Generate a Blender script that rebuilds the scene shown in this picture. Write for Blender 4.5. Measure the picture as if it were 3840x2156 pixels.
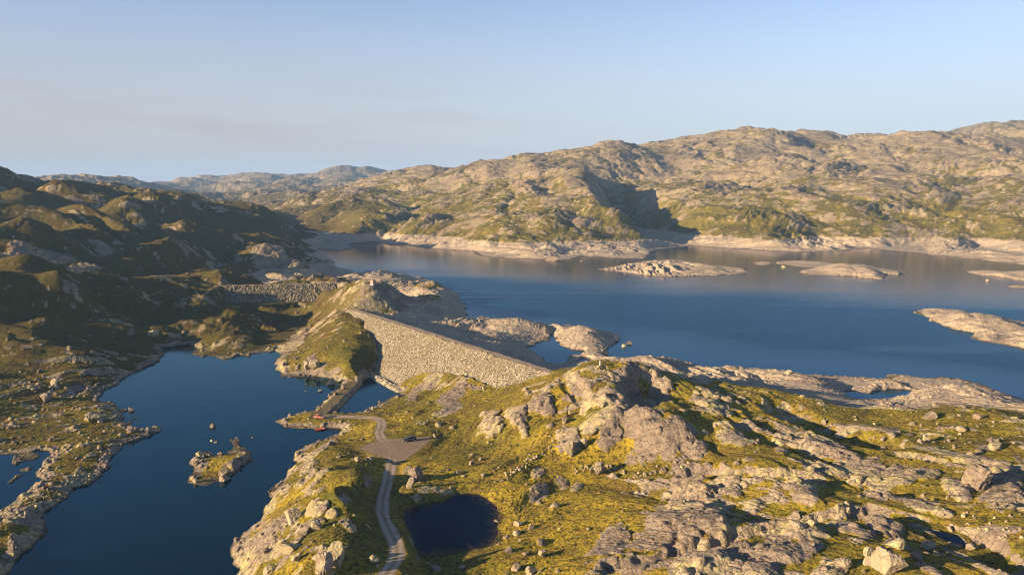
import bpy, bmesh, math, random
import numpy as np
from mathutils import Vector, Matrix

for o in list(bpy.data.objects):
    bpy.data.objects.remove(o)
SC = bpy.context.scene
COL = SC.collection
random.seed(7)
F32 = np.float32

# ------------------------------------------------------------------ camera
CAM_H = 90.0
FPX = 2956.0                       # focal length in pixels of the 3840 px wide photograph
PITCH = math.radians(7.48)
cam_d = bpy.data.cameras.new('camera')
cam_d.sensor_width = 36.0
cam_d.lens = 36.0 * FPX / 3840.0
cam_d.clip_start = 1.0
cam_d.clip_end = 40000.0
cam = bpy.data.objects.new('camera', cam_d)
COL.objects.link(cam)
cam.location = (0, 0, CAM_H)
cam.rotation_euler = (math.radians(90) - PITCH, 0, 0)
SC.camera = cam

# ------------------------------------------------------------------ sun, sky, exposure
SUN_EL = math.radians(13.0)
SUN_AZ = math.atan2(-0.92, -0.40)  # where the sun stands: left and a little behind
sun_dir = Vector((math.sin(SUN_AZ) * math.cos(SUN_EL), math.cos(SUN_AZ) * math.cos(SUN_EL), math.sin(SUN_EL)))
sd = bpy.data.lights.new('sun', 'SUN')
sd.energy = 5.0
sd.angle = math.radians(0.5)
sd.color = (1.0, 0.75, 0.45)
so = bpy.data.objects.new('sun', sd)
COL.objects.link(so)
so.location = sun_dir * 300
so.rotation_euler = (-sun_dir).to_track_quat('-Z', 'Y').to_euler()

W = bpy.data.worlds.new('World')
SC.world = W
W.use_nodes = True
wn, wl = W.node_tree.nodes, W.node_tree.links
wn.clear()
w_out = wn.new('ShaderNodeOutputWorld')
w_bg = wn.new('ShaderNodeBackground')
w_sky = wn.new('ShaderNodeTexSky')
w_sky.sky_type = 'NISHITA'
w_sky.sun_disc = False
w_sky.sun_elevation = SUN_EL
w_sky.sun_rotation = SUN_AZ % (2 * math.pi)
w_sky.altitude = 3000
w_sky.air_density = 1.0
w_sky.dust_density = 0.8
w_sky.ozone_density = 1.2
w_bg.inputs['Strength'].default_value = 0.0675
# thin evening cloud streaks low over the left horizon
w_tc = wn.new('ShaderNodeTexCoord')
w_map = wn.new('ShaderNodeMapping'); w_map.inputs['Scale'].default_value = (3.0, 3.0, 26.0)
w_map.inputs['Rotation'].default_value = (0.0, math.radians(-2.0), 0.0)
w_n = wn.new('ShaderNodeTexNoise'); w_n.inputs['Scale'].default_value = 1.3; w_n.inputs['Detail'].default_value = 5
w_n.inputs['Roughness'].default_value = 0.55
w_r = wn.new('ShaderNodeValToRGB')
w_r.color_ramp.elements[0].position = 0.44; w_r.color_ramp.elements[0].color = (0, 0, 0, 1)
w_r.color_ramp.elements[1].position = 0.62; w_r.color_ramp.elements[1].color = (1, 1, 1, 1)
w_sep = wn.new('ShaderNodeSeparateXYZ')
w_lo = wn.new('ShaderNodeMapRange'); w_lo.inputs[1].default_value = 0.01; w_lo.inputs[2].default_value = 0.05
w_hi = wn.new('ShaderNodeMapRange'); w_hi.inputs[1].default_value = 0.16; w_hi.inputs[2].default_value = 0.07
w_lf = wn.new('ShaderNodeMapRange'); w_lf.inputs[1].default_value = 0.12; w_lf.inputs[2].default_value = -0.35
w_m1 = wn.new('ShaderNodeMath'); w_m1.operation = 'MULTIPLY'
w_m2 = wn.new('ShaderNodeMath'); w_m2.operation = 'MULTIPLY'
w_m3 = wn.new('ShaderNodeMath'); w_m3.operation = 'MULTIPLY'
w_m4 = wn.new('ShaderNodeMath'); w_m4.operation = 'MULTIPLY'; w_m4.inputs[1].default_value = 0.6
w_mix = wn.new('ShaderNodeMixRGB'); w_mix.inputs[2].default_value = (2.45, 2.20, 2.30, 1)
wl.new(w_tc.outputs['Generated'], w_map.inputs[0]); wl.new(w_map.outputs[0], w_n.inputs['Vector'])
wl.new(w_n.outputs[0], w_r.inputs[0]); wl.new(w_tc.outputs['Generated'], w_sep.inputs[0])
wl.new(w_sep.outputs[2], w_lo.inputs[0]); wl.new(w_sep.outputs[2], w_hi.inputs[0]); wl.new(w_sep.outputs[0], w_lf.inputs[0])
wl.new(w_lo.outputs[0], w_m1.inputs[0]); wl.new(w_hi.outputs[0], w_m1.inputs[1])
wl.new(w_m1.outputs[0], w_m2.inputs[0]); wl.new(w_lf.outputs[0], w_m2.inputs[1])
wl.new(w_m2.outputs[0], w_m3.inputs[0]); wl.new(w_r.outputs[0], w_m3.inputs[1])
wl.new(w_m3.outputs[0], w_m4.inputs[0]); wl.new(w_m4.outputs[0], w_mix.inputs[0])
# pale evening haze belt along the horizon: pinkish grey on the left, clearer on the right
w_az = wn.new('ShaderNodeMapRange'); w_az.inputs[1].default_value = -0.55; w_az.inputs[2].default_value = 0.35
w_hc = wn.new('ShaderNodeMixRGB'); w_hc.inputs[1].default_value = (2.56, 2.38, 2.36, 1); w_hc.inputs[2].default_value = (3.15, 3.40, 3.70, 1)
w_hf = wn.new('ShaderNodeMapRange'); w_hf.interpolation_type = 'SMOOTHSTEP'
for q_, v_ in enumerate((0.30, 0.02, 0.0, 0.97)): w_hf.inputs[1 + q_].default_value = v_
w_belt = wn.new('ShaderNodeMixRGB')
w_gain = wn.new('ShaderNodeMixRGB'); w_gain.blend_type = 'MULTIPLY'; w_gain.inputs[0].default_value = 1.0; w_gain.inputs[2].default_value = (0.98, 0.97, 1.02, 1)
wl.new(w_sep.outputs[0], w_az.inputs[0]); wl.new(w_az.outputs[0], w_hc.inputs[0]); wl.new(w_sep.outputs[2], w_hf.inputs[0])
wl.new(w_sky.outputs[0], w_gain.inputs[1]); wl.new(w_hf.outputs[0], w_belt.inputs[0]); wl.new(w_gain.outputs[0], w_belt.inputs[1]); wl.new(w_hc.outputs[0], w_belt.inputs[2])
wl.new(w_belt.outputs[0], w_mix.inputs[1]); wl.new(w_mix.outputs[0], w_bg.inputs[0]); wl.new(w_bg.outputs[0], w_out.inputs[0])

SC.view_settings.view_transform = 'Standard'
SC.view_settings.look = 'None'
SC.view_settings.exposure = 1.62
SC.view_settings.gamma = 1.0
SC.cycles.max_bounces = 6
SC.cycles.diffuse_bounces = 2
SC.cycles.glossy_bounces = 3
SC.cycles.volume_bounces = 0
SC.cycles.use_denoising = True
SC.cycles.denoising_input_passes = 'RGB_ALBEDO_NORMAL'
SC.cycles.denoising_prefilter = 'ACCURATE'
SC.cycles.filter_width = 1.1

# ------------------------------------------------------------------ helpers: rays, noise, distances
cp, sp = math.cos(PITCH), math.sin(PITCH)

def ray(u, v):
    x = (u - 1920.0) / FPX
    y = (v - 1078.0) / FPX
    return x, cp - y * sp, -(sp + y * cp)          # not normalised

def at_z(u, v, z):
    x, y, dz = ray(u, v)
    t = (z - CAM_H) / dz
    return x * t, y * t, z

def at_d(u, v, d):
    x, y, dz = ray(u, v)
    t = d / y
    return x * t, d, CAM_H + dz * t

def sstep(a, b, x):
    t = np.clip((x - a) / (b - a), 0.0, 1.0)
    return t * t * (3 - 2 * t)

def _hash(ix, iy, seed):
    h = (ix.astype(np.uint32) * np.uint32(374761393)) ^ (iy.astype(np.uint32) * np.uint32(668265263)) ^ np.uint32((seed * 2246822519 + 3266489917) & 0xffffffff)
    h = (h ^ (h >> np.uint32(13))) * np.uint32(1274126177)
    h ^= h >> np.uint32(16)
    h = h * np.uint32(2654435761)
    return h ^ (h >> np.uint32(15))

_ang = np.arange(64) / 64.0 * 2 * np.pi
GX, GY = np.cos(_ang).astype(F32), np.sin(_ang).astype(F32)

def perlin(x, y, seed):
    x0 = np.floor(x); y0 = np.floor(y)
    fx = (x - x0).astype(F32); fy = (y - y0).astype(F32)
    ix = x0.astype(np.int64); iy = y0.astype(np.int64)
    u = fx * fx * fx * (fx * (fx * 6 - 15) + 10)
    v = fy * fy * fy * (fy * (fy * 6 - 15) + 10)
    def g(dx, dy):
        k = _hash(ix + dx, iy + dy, seed) & np.uint32(63)
        return GX[k] * (fx - dx) + GY[k] * (fy - dy)
    a = g(0, 0); b = g(1, 0); c = g(0, 1); d = g(1, 1)
    a = a + u * (b - a); c = c + u * (d - c)
    return (a + v * (c - a)) * F32(1.5)

def worley(x, y, seed):
    """distance to the nearest and second nearest feature point, and the cell's own random number"""
    x0 = np.floor(x).astype(np.int64); y0 = np.floor(y).astype(np.int64)
    d1 = np.full(x.shape, 9.0, F32); d2 = d1.copy(); rid = np.zeros(x.shape, F32)
    for dx in (-1, 0, 1):
        for dy in (-1, 0, 1):
            h = _hash(x0 + dx, y0 + dy, seed)
            px = x0 + dx + (h & np.uint32(1023)).astype(F32) / 1023.0
            py = y0 + dy + ((h >> np.uint32(10)) & np.uint32(1023)).astype(F32) / 1023.0
            d = np.sqrt((px - x) ** 2 + (py - y) ** 2).astype(F32)
            r = ((h >> np.uint32(20)) & np.uint32(1023)).astype(F32) / 1023.0
            closer = d < d1
            d2 = np.where(closer, d1, np.minimum(d2, d))
            rid = np.where(closer, r, rid)
            d1 = np.where(closer, d, d1)
    return d1, d2, rid

def poly_dist(X, Y, P, closed=True, reach=80.0):
    """distance to a polyline (clamped to reach), nearest parameter (segment + fraction), and inside test"""
    sh = X.shape
    X = X.ravel(); Y = Y.ravel()
    P = np.asarray(P, float)
    dist = np.full(X.shape, reach, F32); par = np.zeros(X.shape, F32)
    ins = np.zeros(X.shape, bool)
    lo = P.min(0) - reach; hi = P.max(0) + reach
    idx = np.nonzero((X > lo[0]) & (X < hi[0]) & (Y > lo[1]) & (Y < hi[1]))[0]
    x = X[idx]; y = Y[idx]
    d = np.full(x.shape, reach, F32); pr = np.zeros(x.shape, F32); c = np.zeros(x.shape, bool)
    n = len(P)
    for k in range(n if closed else n - 1):
        ax, ay = P[k]; bx, by = P[(k + 1) % n]
        ex, ey = bx - ax, by - ay
        L2 = ex * ex + ey * ey + 1e-9
        t = np.clip(((x - ax) * ex + (y - ay) * ey) / L2, 0, 1)
        q = np.sqrt((x - ax - t * ex) ** 2 + (y - ay - t * ey) ** 2).astype(F32)
        m = q < d
        d = np.where(m, q, d); pr = np.where(m, k + t, pr).astype(F32)
        if closed and ay != by:
            cr = ((ay > y) != (by > y)) & (x < (bx - ax) * (y - ay) / (by - ay) + ax)
            c ^= cr
    dist[idx] = d; par[idx] = pr; ins[idx] = c
    return dist.reshape(sh), par.reshape(sh), ins.reshape(sh)

# ------------------------------------------------------------------ shorelines (surveyed outlines, pixel -> water plane)
def zpoly(pts, z=0.0):
    return [at_z(u, v, z)[:2] for u, v in pts]

LAKE = zpoly([(597,1303),(640,1300),(680,1293),(709,1287),(724,1295),(738,1307),(714,1326),(747,1336),(809,1338),(824,1349),(855,1355),(865,1345),(900,1332),(929,1334),(954,1326),(1004,1319),(1040,1309),
 (1050,1325),(1045,1344),(1033,1357),(1041,1386),(1052,1403),(1087,1415),(1132,1415),(1190,1413),(1232,1419),(1262,1428),(1281,1440),(1262,1456),(1240,1480),(1212,1508),(1188,1532),(1166,1544),(1120,1550),(1087,1558),(1058,1571),(1041,1581),
 (1066,1600),(1099,1605),(1149,1608),(1186,1608),(1232,1607),(1280,1609),(1273,1624),(1232,1639),(1190,1656),(1149,1674),(1120,1689),(1099,1722),(1107,1743),(1083,1772),(1058,1801),(1024,1817),(1006,1842),(1008,1871),(989,1905),(989,1954),(941,1975),(904,2012),
 (876,2033),(871,2070),(863,2112),(884,2137),(876,2170),(860,2330),(400,2500),(-200,2300),(20,2165),(25,2145),(66,2100),(112,2058),(168,2004),(170,1950),(158,1942),(166,1921),(216,1892),(249,1855),(266,1830),(332,1817),(390,1780),(407,1755),(411,1730),(440,1695),(481,1664),(539,1644),(595,1619),(593,1608),(523,1615),(481,1598),(515,1569),(519,1561),(469,1585),(461,1581),(456,1552),(478,1538),(440,1532),(419,1509),(382,1511),(365,1502),(390,1482),(398,1465),(432,1444),(467,1426),(465,1415),(498,1395),(523,1390),(573,1366),(602,1345),(612,1318)])
SIDE = zpoly([(-60,1700),(0,1699),(46,1701),(137,1689),(178,1693),(191,1705),(174,1734),(158,1759),(137,1782),(162,1801),(120,1826),(75,1859),(25,1900),(-10,1925),(-160,2010),(-420,1900),(-300,1740)])
TAIL = zpoly([(1366,1424),(1378,1414),(1398,1418),(1419,1424),(1452,1440),(1481,1456),(1499,1471),(1481,1488),(1440,1506),(1398,1527),(1362,1550),(1310,1554),(1258,1552),(1264,1540),(1288,1504),(1312,1470),(1334,1454),(1358,1446)])
RES = zpoly([(1253,1054),(1273,1052),(1315,1037),(1330,1024),(1300,1013),(1265,1004),(1244,991),(1257,983),(1224,962),(1190,946),(1172,940),(1215,933),(1253,938),(1273,942),(1323,929),(1319,914),(1402,907),(1464,921),(1522,917),(1564,925),(1630,935),(1700,937),(1771,940),(1792,958),(1854,967),(1900,965),(1941,971),(2024,975),(2132,975),(2190,959),(2315,969),(2427,969),(2435,954),(2460,938),(2514,930),(2601,921),(2688,927),(2771,934),(2840,936),(3006,944),(3130,942),(3255,932),(3379,944),(3483,952),(3566,963),(3670,973),(3753,983),(3840,992),(4200,1020),(5200,1100),(5200,1600),
 (4100,1545),(3840,1502),(3807,1489),(3711,1456),(3628,1429),(3608,1419),(3462,1415),(3400,1404),(3350,1406),(3330,1417),(3276,1421),(3234,1415),(3130,1408),(3027,1406),(2923,1390),(2840,1383),(2754,1378),(2692,1376),(2630,1376),(2588,1363),(2560,1353),(2505,1343),(2443,1338),(2402,1338),(2381,1336),(2339,1345),(2319,1340),
 (2290,1349),(2272,1338),(2290,1300),(2310,1289),(2331,1270),(2298,1251),(2215,1249),(2161,1230),(2111,1216),(2078,1228),(2066,1228),(2032,1212),(1966,1203),(1900,1208),(1800,1214),(1768,1222),(1752,1226),(1746,1216),(1754,1190),(1738,1140),(1705,1096),(1645,1064),(1575,1042),(1500,1030),(1425,1021),(1372,1021),(1340,1029),(1318,1040),(1280,1056),(1256,1058)])
POOLA = zpoly([(1972,1307),(2007,1291),(2057,1276),(2066,1250),(2072,1246),(2082,1262),(2090,1278),(2107,1295),(2161,1312),(2194,1316),(2173,1332),(2132,1330),(2124,1357),(2090,1372),(2065,1372),(2045,1357),(2016,1328)])
POOLB = zpoly([(2165,1352),(2180,1343),(2198,1342),(2230,1350),(2270,1352),(2285,1358),(2250,1366),(2200,1368),(2170,1366)])
POOLC = zpoly([(3160,1464),(3213,1466),(3263,1477),(3288,1464),(3338,1458),(3413,1462),(3446,1481),(3421,1491),(3340,1493),(3234,1497),(3164,1485)])
POOLD = zpoly([(262,1497),(290,1478),(310,1466),(302,1478),(275,1492)])
ISLES = {
 'lake_rock': zpoly([(689,1815),(697,1801),(730,1772),(739,1751),(726,1730),(734,1710),(759,1689),(788,1697),(809,1710),(838,1707),(867,1685),(871,1664),(859,1649),(884,1645),(900,1664),(929,1685),(944,1705),(942,1726),(905,1747),(892,1772),(851,1801),(809,1807),(768,1819),(722,1817)]),
 'side_a': zpoly([(46,1717),(55,1705),(100,1692),(140,1698),(158,1710),(140,1720),(100,1725),(60,1740),(48,1738)]),
 'side_b': zpoly([(33,1811),(45,1795),(79,1780),(66,1794),(42,1810)]),
 'side_c': zpoly([(64,1762),(100,1752),(126,1750),(110,1766),(84,1766)]),
 'bay_a': zpoly([(2234,1010),(2273,1016),(2315,1017),(2356,1022),(2439,1035),(2522,1038),(2688,1033),(2771,1029),(2813,1021),(2784,1006),(2709,996),(2647,996),(2600,984),(2522,978),(2398,985),(2336,994),(2294,1002)]),
 'bay_b': zpoly([(2829,986),(2842,994),(2865,995),(2906,991),(2880,982),(2850,980)]),
 'bay_c': zpoly([(2906,986),(2940,994),(3006,1004),(3068,1005),(3002,1016),(2996,1022),(3027,1033),(3130,1035),(3193,1035),(3255,1043),(3305,1048),(3309,1030),(3379,1031),(3402,1024),(3338,1012),(3272,1003),(3222,1002),(3184,992),(3106,985),(3047,982),(2985,979),(2940,980)]),
 'bay_d': zpoly([(3608,1019),(3670,1031),(3753,1039),(3840,1054),(3950,1066),(3950,1028),(3840,1024),(3711,1013),(3649,1012)]),
 'bay_e': zpoly([(3761,1075),(3800,1080),(3840,1084),(3900,1086),(3900,1074),(3840,1071),(3790,1069)]),
 'bay_f': zpoly([(3431,1167),(3462,1183),(3504,1206),(3554,1230),(3628,1242),(3660,1248),(3641,1263),(3670,1278),(3753,1290),(3840,1309),(4030,1325),(4000,1232),(3905,1242),(3840,1238),(3794,1228),(3840,1218),(3900,1216),(3840,1207),(3774,1198),(3711,1192),(3649,1178),(3620,1164),(3525,1160),(3462,1160)]),
}
POND_Z, TARN_Z = 6.4, 17.0
POND = zpoly([(1510,1929),(1518,1917),(1551,1900),(1605,1888),(1659,1882),(1688,1865),(1713,1853),(1755,1849),(1800,1855),(1829,1871),(1859,1896),(1871,1917),(1867,1954),(1867,1996),(1850,2033),(1813,2056),(1742,2060),(1668,2066),(1605,2073),(1564,2068),(1547,2046),(1547,2025),(1527,1983),(1514,1950)], POND_Z)
TARN = zpoly([(3487,1983),(3530,1988),(3600,2010),(3634,2048),(3580,2046),(3545,2030),(3505,2004)], TARN_Z)
ROAD = [(1200,1562,1.7),(1219,1562,1.7),(1273,1562,1.7),(1356,1564,2.0),(1400,1566,2.5),(1424,1574,2.9),(1431,1585,3.2),(1429,1602,3.6),(1421,1622,4.1),(1429,1643,4.5),(1460,1668,4.6),(1473,1693,4.8),(1468,1730,5.2),(1462,1763,5.8),(1452,1813,6.6),(1437,1867,7.4),(1433,1917,8.0),(1443,1950,8.4),(1464,1992,9.0),(1485,2033,9.7),(1489,2075,10.5),(1477,2108,11.2),(1445,2156,12.0),(1380,2240,13.5),(1300,2330,14.5)]
ROAD_W = [at_z(*p) for p in ROAD]
LOT_Z = 4.6
LOT = zpoly([(1340,1680),(1398,1656),(1440,1646),(1522,1641),(1605,1637),(1630,1641),(1604,1660),(1570,1690),(1525,1722),(1492,1745),(1456,1722),(1425,1712),(1375,1695)], LOT_Z)
CAUSE = [at_z(u, v, 1.7) for u, v in [(1322,1432),(1300,1455),(1266,1490),(1236,1518),(1205,1546),(1190,1562)]]
# rockfill dams: two crest end points each, crest level, downstream slope
CREST_Z = 17.5
DAM1 = (np.array(at_z(1318,1158,CREST_Z)[:2]), np.array(at_z(2105,1408,CREST_Z)[:2]))
DAM2 = (np.array(at_z(800,1072,CREST_Z)[:2]), np.array(at_z(1262,1062,CREST_Z)[:2]))

def on_dam1(u, v, slope=1.5, off=2.0):
    a, b = DAM1
    e = (b - a) / np.linalg.norm(b - a); n = np.array((e[1], -e[0]))
    if n[1] > 0: n = -n
    x, y, dz = ray(u, v)
    # z = CREST - (dot(p-a,n)-off)/slope
    k = (x * n[0] + y * n[1]); c = -(a @ n) - off
    t = (CREST_Z - CAM_H - c / slope) / (dz + k / slope)
    return x * t, y * t, CAM_H + dz * t

# ------------------------------------------------------------------ survey heights
CP = []
def z_(z, *uv):
    for u, v in uv: CP.append(at_z(u, v, z))
def zz(*uvz):
    for u, v, z in uvz: CP.append(at_z(u, v, z))
def dd(*uvd):
    for u, v, d in uvd: CP.append(at_d(u, v, d))
def xyz(*p):
    CP.extend(p)
def below(p, q):                       # on the dam face, a little under / over it
    x, y, z = on_dam1(*p); CP.append((x, y, z + q))

CP += ROAD_W
zz((1200,1580,1.2),(1150,1575,1.0),(1300,1590,1.6),(1380,1595,2.6),(1080,1578,.9))
z_(LOT_Z,(1340,1680),(1500,1690),(1600,1645),(1540,1665))
# knoll between lake and road
zz((1200,1690,5),(1290,1665,4.6),(1250,1745,10.5),(1340,1755,14),(1352,1830,14),(1230,1840,10.4),(1150,1800,7.5),(1330,1920,12.2),(1345,1990,11.4),(1200,1950,11.2),(1100,1900,7),(1050,2000,7),(1200,2050,12.4),(1000,2080,6.5),(1150,2150,13),(1300,2100,12.8),(1352,2060,12.6),(1250,2156,13.4),(1412,1800,7),(1394,1880,8),(1408,1960,9),(1432,2040,10.2),(1420,2110,11.5),(1390,1735,6.5),(1420,2160,12.5),(1000,2200,9),(1200,2250,17))
# around the pond, foot of the hill
zz((1900,1950,7.6),(1900,1850,7.3),(1800,1825,7),(1700,1830,6.8),(1950,2050,8.6),(1700,2100,7.5),(1600,2110,8),(1540,2150,9.5),(1620,1740,5.2),(1640,1800,6),(1500,1880,7),(1500,2000,8.2),(1530,2080,9),(1640,1690,4.2),(1680,1650,3.6))
# central hill
zz((1700,1590,6),(1500,1530,2.5),(1450,1545,2.4),(1600,1500,4.2),(1700,1440,7.5),(1850,1490,9.8),(1900,1560,12),(2000,1480,17),(2100,1425,20.5),(2173,1376,24.5),(2248,1366,26),(2339,1370,26),(2420,1390,25),(2300,1450,23),(2200,1500,19.5),(2100,1560,15),(2000,1620,12),(1850,1650,8),(1800,1730,6.6),(2000,1720,8.5),(2100,1680,11),(2250,1600,17),(2400,1550,20),(2500,1500,20),(2505,1432,21.5),(2447,1402,23.5),(2420,1450,20),(2600,1475,19),(2300,1740,10),(2200,1780,9),(2500,1700,14),(2450,1620,18),(2600,1600,18),(2700,1505,18.5),(2400,1660,15))
zz((2100,1900,8.6),(2150,2000,9.6),(2200,2100,11),(2000,2050,8.6),(2350,1850,11),(2800,1800,15),(2700,1900,15.5),(2500,1900,13),(2400,2000,13.5),(2500,2100,15.5),(2700,2050,17.5),(2900,2000,17.5),(3000,1900,16.5),(3100,1800,16.5),(3300,1700,17.5),(3500,1600,17.5),(3700,1560,16.5),(3000,1600,17.5),(3000,1490,15.5),(3200,1530,15.5),(3500,1520,13),(3650,1500,11),(3800,1560,13.5),(3300,2100,21),(3600,2110,21.5),(3800,2000,20.5),(3800,1800,19.5),(3500,1900,18.5),(3300,1950,19),(3560,2015,16.8),(3640,1960,18.5),(3700,2060,18),(2900,1720,16.5),(2850,1600,17.5))
# drawn-down shore on the right
zz((2700,1420,6),(2900,1440,6),(3000,1430,4.5),(2850,1400,2.2),(3100,1450,3.5),(2750,1462,9),(2900,1478,9.5),(3500,1455,6.5),(3400,1432,3.6),(3640,1480,8),(3750,1492,5),(3300,1440,1.6),(2443,1350,4.5),(2550,1372,4.5),(2640,1398,4),(2330,1356,6),(3100,1503,9.5),(3300,1508,9),(3420,1504,8.5))
# dam and its surroundings
for p in [(1480,1440),(1560,1402),(1650,1388),(1760,1420),(1870,1452),(1980,1432),(2060,1412)]:
    below(p, 0.6)
for p, q in [((1325,1195),1.2),((1352,1220),1.2),((1385,1252),1.2),((1410,1295),1.0),((1418,1345),.8),((1400,1385),.4),((1330,1260),2.5)]:
    below(p, q)
for p in [(1430,1262),(1395,1215),(1465,1350),(1700,1330),(1600,1310),(1500,1270),(1850,1390)]:
    below(p, -3.5)
zz((1900,1288,4),(2000,1335,3.5),(1850,1240,4),(2060,1384,3.2),(1700,1225,5),(1640,1190,6),(1600,1180,6.5),(1500,1135,10.5),(1560,1100,8),(2200,1372,6))
zz((1900,1232,4),(1966,1208,5),(2030,1224,4),(1950,1272,2),(2111,1226,4),(2161,1244,4),(2200,1272,3),(2290,1268,2),(2150,1302,1.4),(2240,1332,1.4))
zz((1395,1060,27),(1335,1062,25.5),(1445,1074,25),(1484,1092,21),(1535,1122,13),(1300,1066,25),(1260,1100,20),(1330,1120,22),(1250,1160,15),(1180,1200,10),(1150,1240,5),(1400,1104,24),(1450,1104,22),(1385,1145,18.5),(1300,1170,17.2))
zz((1439,1036,6),(1377,1034,6),(1522,1052,9),(1605,1067,11),(1655,1081,11),(1690,1119,9.5),(1713,1151,7.5),(1742,1202,4),(1350,1046,9),(1450,1065,9),(1550,1130,6))
zz((1250,1205,13),(1300,1250,13),(1200,1290,9),(1150,1320,6.5),(1350,1330,9),(1250,1350,6.5),(1100,1335,4.5),(1120,1255,5),(1320,1400,3.5),(1330,1340,8))
zz((1060,1275,1.4),(1080,1232,2),(1120,1182,4),(1150,1160,7))
zz((900,1130,12),(950,1122,12),(820,1142,11),(760,1182,8),(860,1200,8.5),(980,1170,9),(900,1270,4),(800,1282,2.5),(1040,1200,5),(740,1292,1),(1000,1282,2),(1050,1152,7),(1150,1132,9))
zz((788,1052,22),(700,1090,15),(660,1132,11),(780,1100,16),(600,1200,5),(650,1182,6),(500,1232,4.5),(600,1282,1.6),(670,1287,.6))
# left hillside
zz((0,1350,9),(200,1350,7),(350,1350,5),(0,1270,14),(200,1270,12),(400,1270,7),(0,1200,20),(200,1200,17),(400,1200,12),(0,1100,30),(200,1100,27),(400,1100,22),(600,1100,15),(-200,1350,10),(-200,1200,22))
zz((450,1342,3),(0,1450,5),(200,1430,4.5),(100,1530,3),(0,1600,3),(200,1560,2.5),(350,1540,2),(300,1600,2),(400,1640,1.6),(300,1700,1.6),(200,1800,1.6),(0,1655,1),(100,1900,2),(0,2000,3),(150,2000,3.5),(80,2050,3),(-50,2100,3.5),(520,1342,3),(450,1390,2.5))
dd((0,1000,480),(200,1000,530),(400,1000,580),(600,1000,640),(0,850,650),(200,850,700),(400,850,760),(600,850,830),(800,850,900),(550,772,900),(700,830,870),(900,900,850),(1000,900,900),(1100,900,1000),(1080,860,1050),(1000,822,1100),(950,805,1150),(1000,960,760),(1150,1000,740),(950,1020,700),(1050,1040,660),(0,760,820),(250,780,850))
dd((-200,640,950),(0,650,1000),(75,651,1000),(125,664,1000),(166,680,1010),(257,693,1030),(324,707,1050))
dd((332,705,1350),(415,697,1350),(498,687,1350),(552,693,1350),(622,718,1350),(705,747,1320),(780,776,1280),(870,800,1230))
for u, d, z in [(0,1150,85),(200,1170,70),(400,1100,62),(0,2000,50),(300,2000,45),(600,2000,35),(800,1800,15),(0,4000,70),(300,4000,60),(600,3600,45)]:
    xyz(((u - 1920) / FPX * d, d, z))
dd((158,670,3000),(290,657,3000),(373,659,3000),(477,670,3000),(539,684,3000),(622,699,2950),(700,725,2850),(0,690,3000))
dd((627,697,5000),(685,682,5000),(809,670,5000),(871,670,5000),(954,653,5000),(1024,660,5000),(1149,660,5000),(1190,670,5000),(1253,660,5000),(1377,647,4500),(1419,653,4500))
dd((900,740,3600),(720,760,3300),(1020,718,2650),(1124,722,2600),(1180,735,2450),(960,760,2450),(925,778,2300),(975,797,2000),(1100,700,3500),(1250,690,3400),(840,720,4000))
dd((1726,639,4500),(1771,617,4500),(1825,626,4500))
for u, d, z in [(900,1350,34),(1000,1350,22),(1100,1350,14),(800,1500,42),(900,1500,24),(1000,1500,14),(1100,1520,18),(900,1750,14),(1000,1750,12),(1090,1750,30),(1000,1200,34),(1100,1200,20),(700,1700,30),(1180,1230,6)]:
    xyz(((u - 1920) / FPX * d, d, z))
# the long mountain across the reservoir
SKY = [(1040,790,1600),(1130,745,1800),(1240,705,2000),(1340,680,2100),(1440,655,2200),(1481,645,2200),(1543,637,2200),(1605,639,2250),(1730,643,2200),(1813,639,2100),(1854,620,2100),(1900,614,2100),(1954,606,2100),(2024,585,2050),(2128,575,2000),(2190,560,2000),(2253,544,2000),(2307,543,2000),(2398,552,2150),(2439,540,2300),(2514,537,2400),(2564,519,2400),(2626,510,2400),(2688,514,2400),(2846,519,2400),(2964,525,2300),(3089,527,2300),(3193,513,2300),(3296,505,2200),(3421,511,2200),(3487,515,2200),(3600,521,2200),(3840,514,2100),(4100,505,2100)]
dd(*SKY)
dd((3545,500,3000),(3670,479,3000),(3753,468,3000),(3840,469,3000),(3990,465,3000))
RING = [(1249,866),(1356,877),(1481,877),(1605,884),(1730,890),(1854,906),(1900,907),(2107,905),(2273,902),(2361,898),(2406,893),(2514,879),(2605,881),(2730,889),(2900,896),(3089,889),(3338,891),(3462,891),(3670,897),(3840,902)]
FULL = 12.0
z_(FULL, *RING)
su = [s[0] for s in SKY]
for u in range(1330, 4000, 110):
    if 2130 < u < 2560: continue
    vc = np.interp(u, su, [s[1] for s in SKY]); dc = np.interp(u, su, [s[2] for s in SKY])
    vr = np.interp(u, [r[0] for r in RING], [r[1] for r in RING]); dr = at_z(u, vr, FULL)[1]
    for t in (0.25, 0.5, 0.75):
        dd((u, vr + (vc - vr) * t, dr + (dc - dr) * t ** 1.85))
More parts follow.
